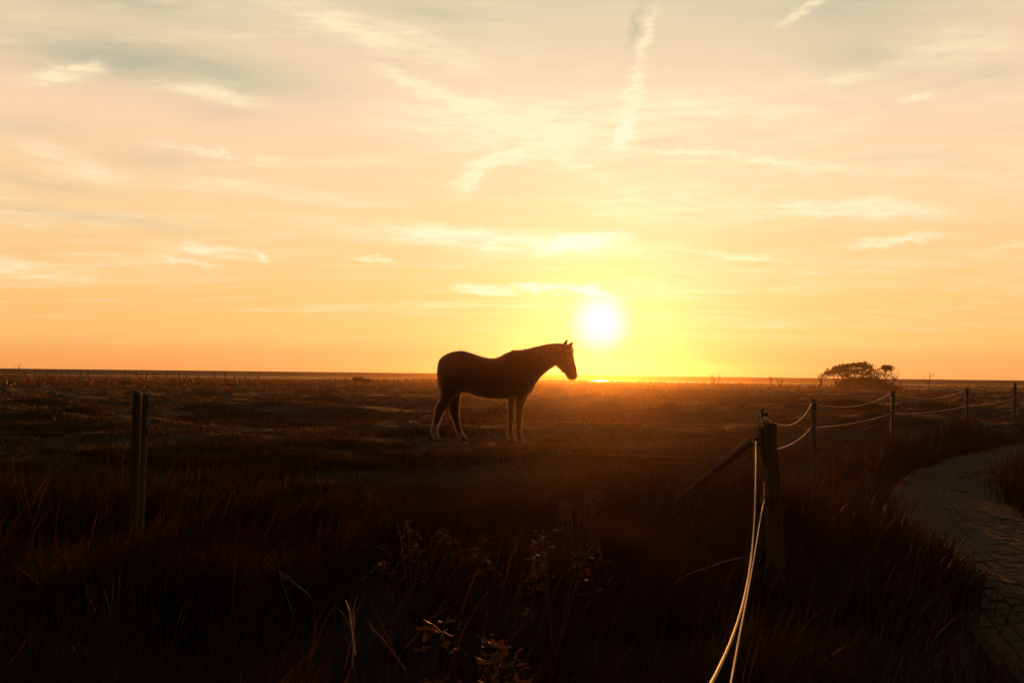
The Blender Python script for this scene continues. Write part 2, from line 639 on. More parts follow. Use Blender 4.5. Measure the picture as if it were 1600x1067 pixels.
M['brick'] = principled('clinker_brick', (0.055, 0.047, 0.034), (0.075, 0.064, 0.046), 4, 0.9, 0.5, 60, spec=0.04)
M['sand'] = principled('joint_sand', (0.02, 0.017, 0.012), (0.035, 0.03, 0.02), 20, 0.95, 0.4, spec=0.05)
M['hoof'] = principled('hoof', (0.05, 0.04, 0.03), (0.09, 0.07, 0.05), 20, 0.5, 0.2)
M['eye'] = principled('eye', (0.01, 0.008, 0.006), (0.015, 0.01, 0.008), 5, 0.08, spec=0.6)
M['hair'] = leafy('horse_hair', (0.045, 0.020, 0.009), (0.030, 0.014, 0.007), (0.35, 0.09, 0.02), 8, 0.45, 0.10)
M['fuzz'] = leafy('coat_fringe', (0.11, 0.050, 0.020), (0.08, 0.036, 0.014), (1.0, 0.75, 0.5), 6, 0.75, 0.12)
M['fuzz_white'] = leafy('white_fringe', (0.34, 0.30, 0.25), (0.28, 0.24, 0.2), (1.0, 0.85, 0.7), 6, 0.7, 0.08)
M['halter'] = principled('halter_webbing', (0.05, 0.02, 0.015), (0.08, 0.035, 0.025), 60, 0.6)
M['beast'] = principled('dark_hide', (0.018, 0.014, 0.010), (0.03, 0.022, 0.016), 4, 0.8)

# water
m, n = new_mat('channel_water')
p = n.node('ShaderNodeBsdfPrincipled')
p.inputs['Base Color'].default_value = (0.02, 0.025, 0.025, 1)
p.inputs['Roughness'].default_value = 0.12
p.inputs['IOR'].default_value = 1.33
t = n.node('ShaderNodeTexCoord')
b = n.node('ShaderNodeBump')
b.inputs['Strength'].default_value = 0.25
b.inputs['Distance'].default_value = 0.05
n.link(n.noise(n.mapping(t.outputs['Object'], scale=(0.5, 2, 1)), 1.2, 4), b.inputs['Height'])
n.link(b.outputs[0], p.inputs['Normal'])
o = n.node('ShaderNodeOutputMaterial')
n.link(p.outputs[0], o.inputs['Surface'])
M['water'] = m

# horse coat: dark bay with white socks behind (object space, metres above the hoof sole)
m, n = new_mat('bay_coat')
t = n.node('ShaderNodeTexCoord')
ox, oy, oz = n.sep(t.outputs['Object'])
nz = n.noise(t.outputs['Object'], 9, 4, 0.6)
coat = n.mix(n.mrange(nz, 0.3, 0.7), (0.060, 0.018, 0.006), (0.085, 0.028, 0.009))
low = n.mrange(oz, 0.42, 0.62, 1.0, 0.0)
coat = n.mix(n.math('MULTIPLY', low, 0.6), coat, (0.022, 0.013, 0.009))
edge = n.math('ADD', oz, n.math('MULTIPLY', n.math('SUBTRACT', nz, 0.5), 0.05))
sock1 = n.math('MULTIPLY', n.mrange(edge, 0.345, 0.36, 1.0, 0.0), n.math('LESS_THAN', ox, -0.50))
sock2 = n.math('MULTIPLY', n.mrange(edge, 0.17, 0.18, 1.0, 0.0), n.math('LESS_THAN', ox, 0.0))
coat = n.mix(n.math('MAXIMUM', sock1, sock2), coat, (0.30, 0.26, 0.21))
p = n.node('ShaderNodeBsdfPrincipled')
n.link(coat, p.inputs['Base Color'])
p.inputs['Roughness'].default_value = 0.5
p.inputs['Specular IOR Level'].default_value = 0.35
p.inputs['Sheen Weight'].default_value = 0.35
p.inputs['Sheen Roughness'].default_value = 0.35
p.inputs['Sheen Tint'].default_value = (1.0, 0.7, 0.45, 1)
o = n.node('ShaderNodeOutputMaterial')
n.link(p.outputs[0], o.inputs['Surface'])
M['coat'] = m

# ------------------------------------------------------------------ ground
NR, RMIN, RMAX = 330, 0.5, 425.0
rad = RMIN * (RMAX / RMIN) ** (np.linspace(0, 1, NR))
rad = np.sort(np.concatenate([rad, np.linspace(368, 415, 30)]))
fine = np.linspace(-44, 44, 430)
coarse = np.linspace(44, 316, 70)[1:-1]
ang = np.radians(np.concatenate([fine, coarse]))
NA = len(ang)
NR = len(rad)
RR, AA = np.meshgrid(rad, ang, indexing='ij')
X = RR * np.sin(AA)
Y = RR * np.cos(AA)
Z = height(X.ravel(), Y.ravel()).reshape(X.shape)
gv = np.stack([X.ravel(), Y.ravel(), Z.ravel()], 1)
gv = np.concatenate([gv, [[0, 0, hz(0, 0)]]])
i, j = np.meshgrid(np.arange(NR - 1), np.arange(NA), indexing='ij')
j2 = (j + 1) % NA
a, b_, c_, d_ = (i * NA + j).ravel(), (i * NA + j2).ravel(), ((i + 1) * NA + j2).ravel(), ((i + 1) * NA + j).ravel()
gt = np.concatenate([np.stack([a, c_, b_], 1), np.stack([a, d_, c_], 1)])
j = np.arange(NA)
gt = np.concatenate([gt, np.stack([np.full(NA, len(gv) - 1), j, (j + 1) % NA], 1)])
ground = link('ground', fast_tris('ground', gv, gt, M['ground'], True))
tag(ground, kind='structure')

# water channel glinting in front of the dike
wv, wf = [], []
for k in range(90):
    u = k / 89
    xx = 2 + u * 62
    env = math.sin(math.pi * min(1, max(0, u))) ** 0.5
    yc = 292 + 5 * math.sin(u * 5)
    hw = (16.0 + 34 * float(vnoise(np.array([u * 6]), np.array([0.3]), 9)[0])) * env + 0.2
    wv += [(xx, yc - hw, -0.085), (xx, yc + hw, -0.085)]
    if k:
        q = 2 * k
        wf.append((q - 2, q, q + 1, q - 1))
water = link('water', mesh_data('water', wv, wf, M['water']))
tag(water, kind='structure')

# ------------------------------------------------------------------ brick path
pv, pf = [], []
ss = np.arange(0.2, PS[-1] - 0.2, 0.2)
for k, s in enumerate(ss):
    x, y, a = path_at(s)
    nx, ny = math.sin(a), -math.cos(a)
    for t in (-PW / 2 - 0.06, PW / 2 + 0.06):
        pv.append((x + nx * t, y + ny * t, -0.012))
    if k:
        q = 2 * k
        pf.append((q - 2, q - 1, q + 1, q))
path = link('path', mesh_data('path', pv, pf, M['sand']))
tag(path, kind='structure')

BL, BW = 0.205, 0.1043
NC = 14


def brick_mesh(name, l, w, h):
    e = 0.006
    v = []
    for (z, k) in ((-0.03, 0), (h - e, 0), (h, e)):
        for sx, sy in ((-1, -1), (1, -1), (1, 1), (-1, 1)):
            v.append((sx * (l / 2 - k), sy * (w / 2 - k), z))
    f = []
    for r in range(2):
        for q in range(4):
            f.append((r * 4 + q, r * 4 + (q + 1) % 4, r * 4 + 4 + (q + 1) % 4, r * 4 + 4 + q))
    f.append((8, 9, 10, 11))
    return mesh_data(name, v, f, M['brick'])


bmesh_shared = brick_mesh('brick', BL - 0.008, BW - 0.007, 0.003)
cells = []
s = 0.6
row = 0
for c in range(NC):
    t = -PW / 2 + BW * (c + 0.5)
    off = 0.5 * BL * (c % 2)
    for k in range(int((PS[-1] - 1.2) / BL)):
        sc = 0.5 + off + k * BL
        x, y, a = path_at(sc)
        nx, ny = math.sin(a), -math.cos(a)
        bx, by = x + nx * t, y + ny * t
        if by < 3.0:
            continue
        x1, y1, a1 = path_at(sc - 0.1)
        x2, y2, a2 = path_at(sc + 0.1)
        kap = (a2 - a1) / 0.2
        cells.append((bx, by, random.gauss(0, 0.0025) + 0.010 * math.sin(bx * 1.7 + by * 0.9), a + random.gauss(0, 0.014), 1 + kap * t))
# bricks that show largest: nearest ones inside the picture
inview = sorted([q for q in cells if abs(q[0] / q[1]) < 0.53 and q[1] > 4.8], key=lambda q: q[1])
single = inview[:300]
sset = set(id(q) for q in single)
for q in single:
    o = bpy.data.objects.new('brick', bmesh_shared)
    o.location = (q[0], q[1], q[2])
    o.rotation_euler = (random.gauss(0, .008), random.gauss(0, .006), q[3])
    o.scale = (q[4], 1, 1)
    o.parent = path
    COL.objects.link(o)
bv = np.array([v.co[:] for v in bmesh_shared.vertices])
bf = [tuple(p.vertices) for p in bmesh_shared.polygons]
rv, rf = [], []
for q in cells:
    if id(q) in sset:
        continue
    c, s_ = math.cos(q[3]), math.sin(q[3])
    b0 = len(rv)
    for v in bv:
        vx = v[0] * q[4]
        rv.append((q[0] + vx * c - v[1] * s_, q[1] + vx * s_ + v[1] * c, q[2] + v[2]))
    rf += [tuple(b0 + i for i in f) for f in bf]
rest = link('brick_paving', mesh_data('brick_paving', rv, rf, M['brick']), path)
tag(rest, kind='stuff')


# ------------------------------------------------------------------ grass
def blades(name, P, H, Wd, lean, leanamt, mat, seg=2, jit=0.5):
    """one ribbon of triangles per blade; lean = direction angle array"""
    N = len(P)
    face = rng.uniform(0, math.pi, N)
    # most blades turn their flat side roughly to the viewer
    ca, sa = np.cos(face), np.sin(face)
    lx, ly = np.cos(lean) * leanamt * H, np.sin(lean) * leanamt * H
    rows = seg + 1
    V = np.zeros((N, seg * 2 + 1, 3))
    for k in range(seg):
        t = k / seg
        w = Wd * (1 - 0.55 * t) * 0.5
        bx = P[:, 0] + lx * t ** 1.8
        by = P[:, 1] + ly * t ** 1.8
        bz = P[:, 2] + H * t - leanamt * H * 0.35 * t * t
        V[:, 2 * k, 0] = bx - ca * w
        V[:, 2 * k, 1] = by - sa * w
        V[:, 2 * k, 2] = bz
        V[:, 2 * k + 1, 0] = bx + ca * w
        V[:, 2 * k + 1, 1] = by + sa * w
        V[:, 2 * k + 1, 2] = bz
    V[:, -1, 0] = P[:, 0] + lx
    V[:, -1, 1] = P[:, 1] + ly
    V[:, -1, 2] = P[:, 2] + H - leanamt * H * 0.35
    T = []
    for k in range(seg - 1):
        T += [(2 * k, 2 * k + 1, 2 * k + 3), (2 * k, 2 * k + 3, 2 * k + 2)]
    k = seg - 1
    T.append((2 * k, 2 * k + 1, 2 * k + 2))
    T = np.array(T)
    tr = (np.arange(N)[:, None, None] * (seg * 2 + 1) + T[None]).reshape(-1, 3)
    return fast_tris(name, V.reshape(-1, 3), tr, mat)


def polar(n, r0, r1, half, power=0.0):
    u = rng.uniform(0, 1, n)
    if abs(power) < 1e-6:
        r = r0 * (r1 / r0) ** u
    else:
        r = (r0 ** power + u * (r1 ** power - r0 ** power)) ** (1 / power)
    a = np.radians(rng.uniform(-half, half, n))
    return r * np.sin(a), r * np.cos(a), r


def fence_side(x, y):
    return x - np.interp(y, FENCE[:, 1], FENCE[:, 0])


def wire_y(x):
    """the thin wire fence runs from the corner post to the split post on the left"""
    return np.interp(x, [-12, -3.1, 1.8], [11.0, 8.5, 7.0])


# tall rank grass of the verge
n0 = 330000
x, y, r = polar(n0, 1.3, 30, 37, 0.75)
pd, sg = path_dist(x, y)
fs = fence_side(x, y)
tall = np.where(fs < 0, 1 - sstep(y - wire_y(x), 0.6, 4.5), 1 - sstep(r, 26, 30))
patch = fbm(x * 0.55, y * 0.55, 71, 3)
hgt = (0.22 + 0.62 * sstep(patch, 0.35, 0.68)) * rng.uniform(0.55, 1.15, n0)
hgt *= 0.42 + 0.48 * sstep(r, 2.0, 7.0)
# ranker growth around and behind the corner post
rank = np.exp(-((x - 2.2) / 1.7) ** 2 - ((y - 9.0) / 2.4) ** 2)
hgt = np.minimum(hgt * (1 + 0.45 * rank), 0.62 + 0.40 * sstep(y, 8.0, 9.5) * sstep(rank, 0.2, 0.8))
tall = np.maximum(tall, np.clip(rank * 1.6, 0, 1))
hgt *= np.where(sg > 0, 1.25, 0.55 + 0.45 * sstep(pd, PW / 2, PW / 2 + 0.55))
keep = (rng.uniform(0, 1, n0) < tall) & (pd > PW / 2 - 0.02 - np.where(sg > 0, 0.30, 0.16) * rng.uniform(0, 1, n0) ** 2)
tuft = vnoise(x * 3.1, y * 3.1, 79)
keep &= rng.uniform(0, 1, n0) < (0.10 + 0.90 * sstep(fbm(x * 1.3, y * 1.3, 77, 2), 0.32, 0.6)) * (0.25 + 0.75 * sstep(tuft, 0.3, 0.65))
hgt *= 0.6 + 0.6 * tuft
x, y, r, hgt, pd = x[keep], y[keep], r[keep], hgt[keep], pd[keep]
z = height(x, y)
lean = 0.5 + 5.0 * (fbm(x * 1.2, y * 1.2, 83, 2) - 0.5) + rng.normal(0, 0.55, len(x))
amt = np.clip(rng.normal(0.38, 0.22, len(x)), 0, 0.95)
wd = (0.0035 + 0.0009 * r) * rng.uniform(0.7, 1.3, len(x))
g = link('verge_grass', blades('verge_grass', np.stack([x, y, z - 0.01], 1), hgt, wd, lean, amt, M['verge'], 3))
tag(g, 'rank tangled dark grass of the verge around the fence and brick path', 'grass', kind='stuff')

# short turf of the grazed pasture
n1 = 460000
x, y, r = polar(n1, 8.0, 150, 36, 0.0)
pd, sg = path_dist(x, y)
fs = fence_side(x, y)
ok = (pd > PW / 2) & ((y - wire_y(x) > 0.2) | (fs > 1.0)) & ((fs < 0.5) | (r > 22))
tuss = fbm(x * 0.9, y * 1.4, 91, 3)
ok &= rng.uniform(0, 1, n1) < 0.45 + 0.55 * sstep(tuss, 0.4, 0.65)
x, y, r, tuss = x[ok], y[ok], r[ok], tuss[ok]
z = height(x, y)
hgt = (0.025 + 0.07 * sstep(tuss, 0.45, 0.75)) * rng.uniform(0.5, 1.5, len(x)) * (1 + 0.006 * r) * (1.45 - 0.45 * sstep(r, 13, 40))
horse_near = np.exp(-((x + 0.25) / 1.6) ** 2 - ((y - 18.0) / 1.0) ** 2)
hgt *= 1 - 0.5 * horse_near
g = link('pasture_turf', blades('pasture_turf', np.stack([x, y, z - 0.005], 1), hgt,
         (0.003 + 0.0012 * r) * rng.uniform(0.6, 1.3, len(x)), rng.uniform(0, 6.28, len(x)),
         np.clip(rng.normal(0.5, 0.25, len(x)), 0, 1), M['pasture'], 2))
tag(g, 'short grazed turf of the wide pasture under the horse', 'grass', kind='stuff')

# rough rushes in uneven bands across the far marsh
n2 = 60000
x, y, r = polar(n2, 70, 205, 36, 1.0)
band = fbm(x * 0.02, y * 0.075, 101, 3)
ok = rng.uniform(0, 1, n2) < sstep(band, 0.54, 0.68)
ok &= ~((np.abs(x + 17.5) < 4) & (np.abs(y - 118) < 12))
x, y, r, band = x[ok], y[ok], r[ok], band[ok]
z = height(x, y)
g = link('marsh_rushes', blades('marsh_rushes', np.stack([x, y, z], 1), rng.uniform(0.10, 0.40, len(x)) * (0.4 + 1.2 * sstep(band, 0.55, 0.7)),
         0.05 + 0.0009 * r, rng.normal(0.3, 1.2, len(x)), np.clip(rng.normal(0.3, 0.2, len(x)), 0, 1), M['reed'], 2))
tag(g, 'uneven bands of rushes across the far marsh', 'rushes', kind='stuff')

# taller seed stalks catching the light among the verge grass
n3 = 5200
x, y, r = polar(n3, 3.0, 22, 36, 1.0)
pd, sg = path_dist(x, y)
fs = fence_side(x, y)
rank = np.exp(-((x - 2.6) / 2.0) ** 2 - ((y - 9.5) / 3.0) ** 2)
ok = (pd > PW / 2 + 0.1) & (rng.uniform(0, 1, n3) < np.where(fs < 0, (1 - sstep(y - wire_y(x), 0.3, 2.5)) * 0.30, 0.45) + rank)
x, y, r, rank = x[ok], y[ok], r[ok], rank[ok]
z = height(x, y)
g = link('seed_stalks', blades('seed_stalks', np.stack([x, y, z], 1), rng.uniform(0.40, 0.72, len(x)) * (1 + 0.35 * rank * sstep(y, 8.0, 9.5)),
         0.003 + 0.0005 * r, rng.normal(0.4, 0.6, len(x)), np.clip(rng.normal(0.5, 0.2, len(x)), 0, 1), M['reed'], 3))
tag(g, 'loose dry seed stalks leaning in the rank grass by the fence', 'grass stalks', kind='stuff')

# ------------------------------------------------------------------ horse
HS = 430.4                                  # enlarged-photo pixels per metre
HY = 18.24
_hp = at(640 + 500 / 5, 500 + 957 / 5, HY)
HORSE_LOC = Vector((_hp.x, HY, _hp.z))


def hl(zx, zy, yy=0.0):
    return Vector(((zx - 500) / HS, yy, (957 - zy) / HS))


body = MB()
# trunk and neck: upright slices (x, top, bottom, half width, how much narrower the top is)
trunk = [(221, 345, 430, .05, .1), (230, 318, 500, .12, .1), (250, 292, 560, .18, .1), (285, 268, 596, .235, .12),
         (330, 251, 604, .265, .15), (370, 244, 592, .28, .18), (405, 240, 570, .285, .2), (450, 250, 560, .29, .2),
         (500, 266, 584, .30, .18), (560, 287, 600, .315, .15), (610, 298, 608, .325, .15), (660, 300, 612, .325, .18),
         (700, 289, 613, .315, .25), (740, 265, 611, .30, .35), (780, 247, 608, .28, .42), (820, 242, 606, .26, .45),
         (860, 240, 603, .245, .42), (900, 236, 597, .225, .36), (935, 227, 578, .195, .30), (960, 221, 548, .165, .28),
         (985, 214, 490, .135, .26), (1015, 206, 450, .115, .26), (1055, 197, 413, .10, .26), (1090, 190, 384, .092, .25),
         (1125, 187, 362, .086, .2), (1155, 185, 340, .08, .15), (1180, 186, 310, .06, .1)]
rings = []
for (zx, t, b, w, k) in trunk:
    ring = []
    zc_, hh = (957 - (t + b) / 2) / HS, (b - t) / 2 / HS
    for q in range(28):
        a = 2 * math.pi * q / 28
        v = math.sin(a)
        ring.append(Vector(((zx - 500) / HS, w * math.copysign(abs(math.cos(a)) ** 0.9, math.cos(a)) * (1 - k * v), zc_ + hh * v)))
    rings.append(ring)
body.ring_loft(rings)
# head: level slices (y, jaw x, face x, half width)
head = [(186, 1168, 1208, .035), (194, 1152, 1232, .058), (206, 1143, 1248, .075), (225, 1137, 1259, .088), (250, 1133, 1270, .098),
        (285, 1130, 1281, .100), (318, 1131, 1286, .095), (345, 1137, 1292, .085), (362, 1148, 1297, .078), (378, 1166, 1301, .070),
        (396, 1188, 1304, .062), (414, 1206, 1307, .057), (430, 1220, 1309, .057), (445, 1229, 1307, .056),
        (457, 1238, 1299, .046), (464, 1248, 1284, .03)]
rings = []
for (zy, x0, x1, w) in head:
    ring = []
    for q in range(24):
        a = 2 * math.pi * q / 24
        ring.append(hl((x0 + x1) / 2 + (x1 - x0) / 2 * math.cos(a), zy, w * math.sin(a) * (1 - 0.12 * math.cos(a))))
    rings.append(ring[::-1])
body.ring_loft(rings)
# legs: (x, y, half thickness fore-aft in px, half thickness sideways in m)
NEAR, FAR = -0.165, 0.165
legs = {
    'hind_near': (NEAR, [(330, 440, 95, .115), (322, 510, 80, .115), (312, 560, 64, .105), (304, 595, 52, .092), (284, 632, 48, .075), (263, 664, 43, .062),
                         (247, 690, 38, .056), (236, 722, 32, .05), (225, 760, 27, .045), (215, 795, 24, .042), (205, 828, 22, .041),
                         (198, 856, 24, .046), (200, 874, 23, .046), (208, 895, 20, .042), (216, 915, 22, .046), (220, 930, 25, .05)]),
    'hind_far': (FAR, [(345, 440, 90, .115), (346, 510, 66, .115), (345, 560, 54, .10), (341, 600, 50, .09), (338, 645, 44, .075), (340, 682, 40, .062),
                       (345, 715, 35, .056), (351, 750, 29, .05), (358, 785, 26, .045), (368, 820, 24, .043), (378, 850, 22, .042),
                       (386, 874, 24, .046), (393, 888, 23, .046), (404, 906, 20, .042), (413, 922, 23, .046), (418, 932, 26, .05)]),
    'fore_rear': (0.13, [(805, 500, 60, .10), (800, 560, 46, .088), (797, 610, 32, .068), (794, 660, 26, .056), (792, 710, 23, .05), (791, 745, 25, .052),
                         (790, 775, 24, .048), (788, 810, 20, .04), (785, 850, 19, .039), (783, 880, 22, .044), (784, 898, 23, .046),
                         (791, 916, 19, .041), (797, 930, 22, .046), (800, 940, 25, .05)]),
    'fore_front': (-0.13, [(880, 500, 70, .11), (872, 560, 56, .10), (868, 600, 46, .085), (864, 640, 37, .066), (858, 685, 30, .055), (854, 730, 26, .05),
                           (853, 758, 27, .053), (851, 788, 25, .048), (849, 820, 21, .04), (847, 855, 20, .039), (848, 880, 22, .044),
                           (851, 897, 23, .046), (860, 917, 19, .041), (867, 932, 22, .046), (870, 942, 25, .05)]),
}
for nm, (yy, st) in legs.items():
    rings = []
    for k, (zx, zy, hx, hw) in enumerate(st):
        lat = yy * (0.78 + 0.22 * min(1.0, k / 5))
        rings.append([hl(zx + hx * (1.12 if zy > 640 else 1.0) * math.cos(2 * math.pi * q / 16), zy, lat + hw * math.sin(2 * math.pi * q / 16)) for q in range(16)][::-1])
    body.ring_loft(rings)
# ears
for (bx, by, tx, ty, yy, dy) in ((1207, 198, 1231, 150, -0.045, -0.02), (1244, 207, 1279, 168, 0.05, 0.025)):
    b0, t0 = hl(bx, by, yy), hl(tx, ty, yy + dy)
    ax = (t0 - b0)
    body.tube([b0 - ax * 0.35, b0, b0 + ax * .3, b0 + ax * .6, b0 + ax * .85, t0], [.03, .034, .034, .026, .014, .004], 10)
raw = body.build('body_raw', M['coat'], None, True, (0, 0, 0))
bm = bmesh.new()
bm.from_mesh(raw.data)
bmesh.ops.recalc_face_normals(bm, faces=bm.faces)
bm.to_mesh(raw.data)
bm.free()
md = raw.modifiers.new('remesh', 'REMESH')
md.mode = 'VOXEL'
md.voxel_size = 0.0125
sm = raw.modifiers.new('smooth', 'SMOOTH')
sm.factor = 0.5
sm.iterations = 5
bpy.context.view_layer.update()
dg = bpy.context.evaluated_depsgraph_get()
bme = bpy.data.meshes.new_from_object(raw.evaluated_get(dg))
bme.name = 'body'
bpy.data.objects.remove(raw)
bme.materials.clear()
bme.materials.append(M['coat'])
bme.polygons.foreach_set('use_smooth', [True] * len(bme.polygons))

horse = thing('horse', HORSE_LOC, 'dark bay horse with halter standing side-on in front of the low sun', 'horse')
horse.rotation_euler = (0, R(-0.55), 0)
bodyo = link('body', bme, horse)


def ribbons(paths, widths, seg_face=None):
    """hair locks as thin flat strips (lists of points)"""
    v, f = [], []
    for pts, w in zip(paths, widths):
        b0 = len(v)
        nrm = Vector((random.uniform(-1, 1), random.uniform(-1, 1), random.uniform(-.2, .2))).normalized()
        for i, p_ in enumerate(pts):
            ww = w * (1 - 0.8 * i / (len(pts) - 1))
            v += [p_ - nrm * ww, p_ + nrm * ww]
            if i:
                q = b0 + 2 * i
                f.append((q - 2, q - 1, q + 1, q))
    return v, f


# tail: from the dock along the buttock, thinning between the hocks
tail_line = [(232, 330), (219, 372), (217, 420), (223, 475), (236, 530), (252, 580), (270, 630), (288, 685), (302, 735)]
tp, tw = [], []
for k in range(420):
    n_ = random.randint(6, 9)
    ox_, oy_ = random.gauss(0, 9), random.gauss(0, .026)
    fl = random.uniform(0.6, 1.25)
    pts = []
    for i in range(n_):
        zx, zy = tail_line[i]
        spread = 0.35 + 0.65 * i / 8
        pts.append(hl(zx + 8 + ox_ * spread + random.gauss(0, 1.0), zy, oy_ * (0.5 + fl * i / 8)))
    tp.append(pts)
    tw.append(random.uniform(.002, .004))
v, f = ribbons(tp, tw)
link('tail', mesh_data('tail', v, f, M['hair']), horse)
# mane along the crest
crest = [(1186, 186), (1140, 187), (1090, 190), (1040, 200), (990, 213), (940, 226), (890, 237), (840, 241), (800, 244)]
mp, mw = [], []
for k in range(620):
    u = random.uniform(0, len(crest) - 1.001)
    i = int(u)
    zx = crest[i][0] + (crest[i + 1][0] - crest[i][0]) * (u - i)
    zy = crest[i][1] + (crest[i + 1][1] - crest[i][1]) * (u - i)
    side_ = -1 if random.random() < 0.6 else 1
    L = random.uniform(.08, .2) * (1.0 if u < 6 else 0.6)
    lift = random.uniform(0.0, 0.014) + (0.010 * max(0, math.sin(u * 9.0)) if u > 4 else 0)
    p0 = hl(zx, zy + 6, 0)
    back = random.uniform(-.08, 0.02)
    pts = [p0, p0 + Vector((back * .2, side_ * .012, lift + .014)), p0 + Vector((back * .5, side_ * .05, -.01 - L * .15)),
           p0 + Vector((back, side_ * (.075 + .02 * random.random()), -L * .55)), p0 + Vector((back * 1.3, side_ * (.09 + .02 * random.random()), -L))]
    mp.append(pts)
    mw.append(random.uniform(.003, .006))
v, f = ribbons(mp, mw)
link('mane', mesh_data('mane', v, f, M['hair']), horse)
fp, fw = [], []
for k in range(60):
    p0 = hl(1218 + random.uniform(-10, 14), 194, random.uniform(-.025, .025))
    fp.append([p0, p0 + Vector((.04, 0, .012)), p0 + Vector((.09, random.uniform(-.02, .02), -.03)), p0 + Vector((.115, random.uniform(-.03, .03), -.10)),
               p0 + Vector((.128, random.uniform(-.03, .03), -random.uniform(.14, .2)))])
    fw.append(.003)
v, f = ribbons(fp, fw)
link('forelock', mesh_data('forelock', v, f, M['hair']), horse)
# hooves
for (yy, x0, x1, y0, bx0, bx1, y1) in ((NEAR, 193, 247, 928, 184, 257, 958), (FAR, 391, 446, 928, 394, 462, 952),
                                       (0.13, 774, 827, 936, 767, 836, 958), (-0.13, 844, 897, 938, 845, 908, 961)):
    h = MB()
    rings = []
    for (a0, a1, zy, ww) in ((x0, x1, y0 - 4, .052), (x0, x1, y0 + 4, .056), (bx0, bx1, y1, .066)):
        rings.append([hl((a0 + a1) / 2 + (a1 - a0) / 2 * math.cos(2 * math.pi * q / 18), zy, yy + ww * math.sin(2 * math.pi * q / 18)) for q in range(18)][::-1])
    h.ring_loft(rings)
    link('hoof', mesh_data('hoof', h.v, h.f, M['hoof'], True), horse)
# eyes
for sd in (-1, 1):
    em = bpy.data.meshes.new('eye')
    bm = bmesh.new()
    bmesh.ops.create_uvsphere(bm, u_segments=12, v_segments=8, radius=.021)
    bmesh.ops.translate(bm, vec=hl(1250, 268, sd * .083), verts=bm.verts)
    bm.to_mesh(em)
    bm.free()
    em.materials.append(M['eye'])
    link('eye', em, horse)
# halter: noseband, cheek straps, throat strap hanging loose under the jaw
hal = link('halter', None, horse)


def strap(pts, w, name='strap'):
    mb = MB()
    mb.tube(pts, w, 6)
    return link(name, mesh_data(name, mb.v, mb.f, M['halter'], True), hal)


def head_ring(zy, tilt, grow=.006, sag=0):
    lo = [h for h in head]
    pts = []
    for q in range(21):
        a = 2 * math.pi * q / 20
        c_a = math.cos(a)
        zyy = zy + tilt * c_a
        ys = [h[0] for h in lo]
        x0 = np.interp(zyy, ys, [h[1] for h in lo])
        x1 = np.interp(zyy, ys, [h[2] for h in lo])
        w = np.interp(zyy, ys, [h[3] for h in lo])
        extra = sag * max(0, -c_a) ** 3
        pts.append(hl((x0 + x1) / 2 + ((x1 - x0) / 2 + grow * HS) * c_a - extra, zyy + extra * .8, (w + grow) * math.sin(a)))
    return pts


strap(head_ring(385, -14, .006, 16), .009, 'noseband')
strap(head_ring(240, -24, .006), .008, 'throat_strap')
for sd in (-1, 1):
    strap([hl(1200, 232, sd * .098), hl(1215, 290, sd * .108), hl(1230, 340, sd * .096), hl(1240, 384, sd * .077)], .008, 'cheek_strap')

# short coat hairs that stand off the outline
nv = len(bme.vertices)
co = np.empty(nv * 3, np.float32)
bme.vertices.foreach_get('co', co)
co = co.reshape(-1, 3)
no = np.empty(nv * 3, np.float32)
bme.vertices.foreach_get('normal', no)
no = no.reshape(-1, 3)


def fringe(name, sel, ln, mat, wdt):
    idx = np.nonzero(sel)[0]
    c, nn = co[idx], no[idx]
    k = len(idx)
    t = np.cross(nn, rng.normal(0, 1, (k, 3)))
    t /= np.linalg.norm(t, axis=1)[:, None] + 1e-9
    L = (ln * rng.uniform(0.5, 1.2, k))[:, None]
    lay = np.array([-0.25, 0, -0.75])
    tip = c + (nn * 0.75 + lay * 0.55 + rng.normal(0, .12, (k, 3))) * L
    V = np.stack([c - t * wdt - nn * .002, c + t * wdt - nn * .002, tip], 1).reshape(-1, 3)
    T = np.arange(k * 3).reshape(-1, 3)
    return link(name, fast_tris(name, V, T, mat), horse)


sock = (co[:, 0] < -0.50) & (co[:, 2] < 0.35) | (co[:, 0] < 0) & (co[:, 2] < 0.17)
fringe('coat_hair', ~sock, 0.021, M['fuzz'], .004)
fringe('sock_hair', sock, 0.016, M['fuzz_white'], .004)

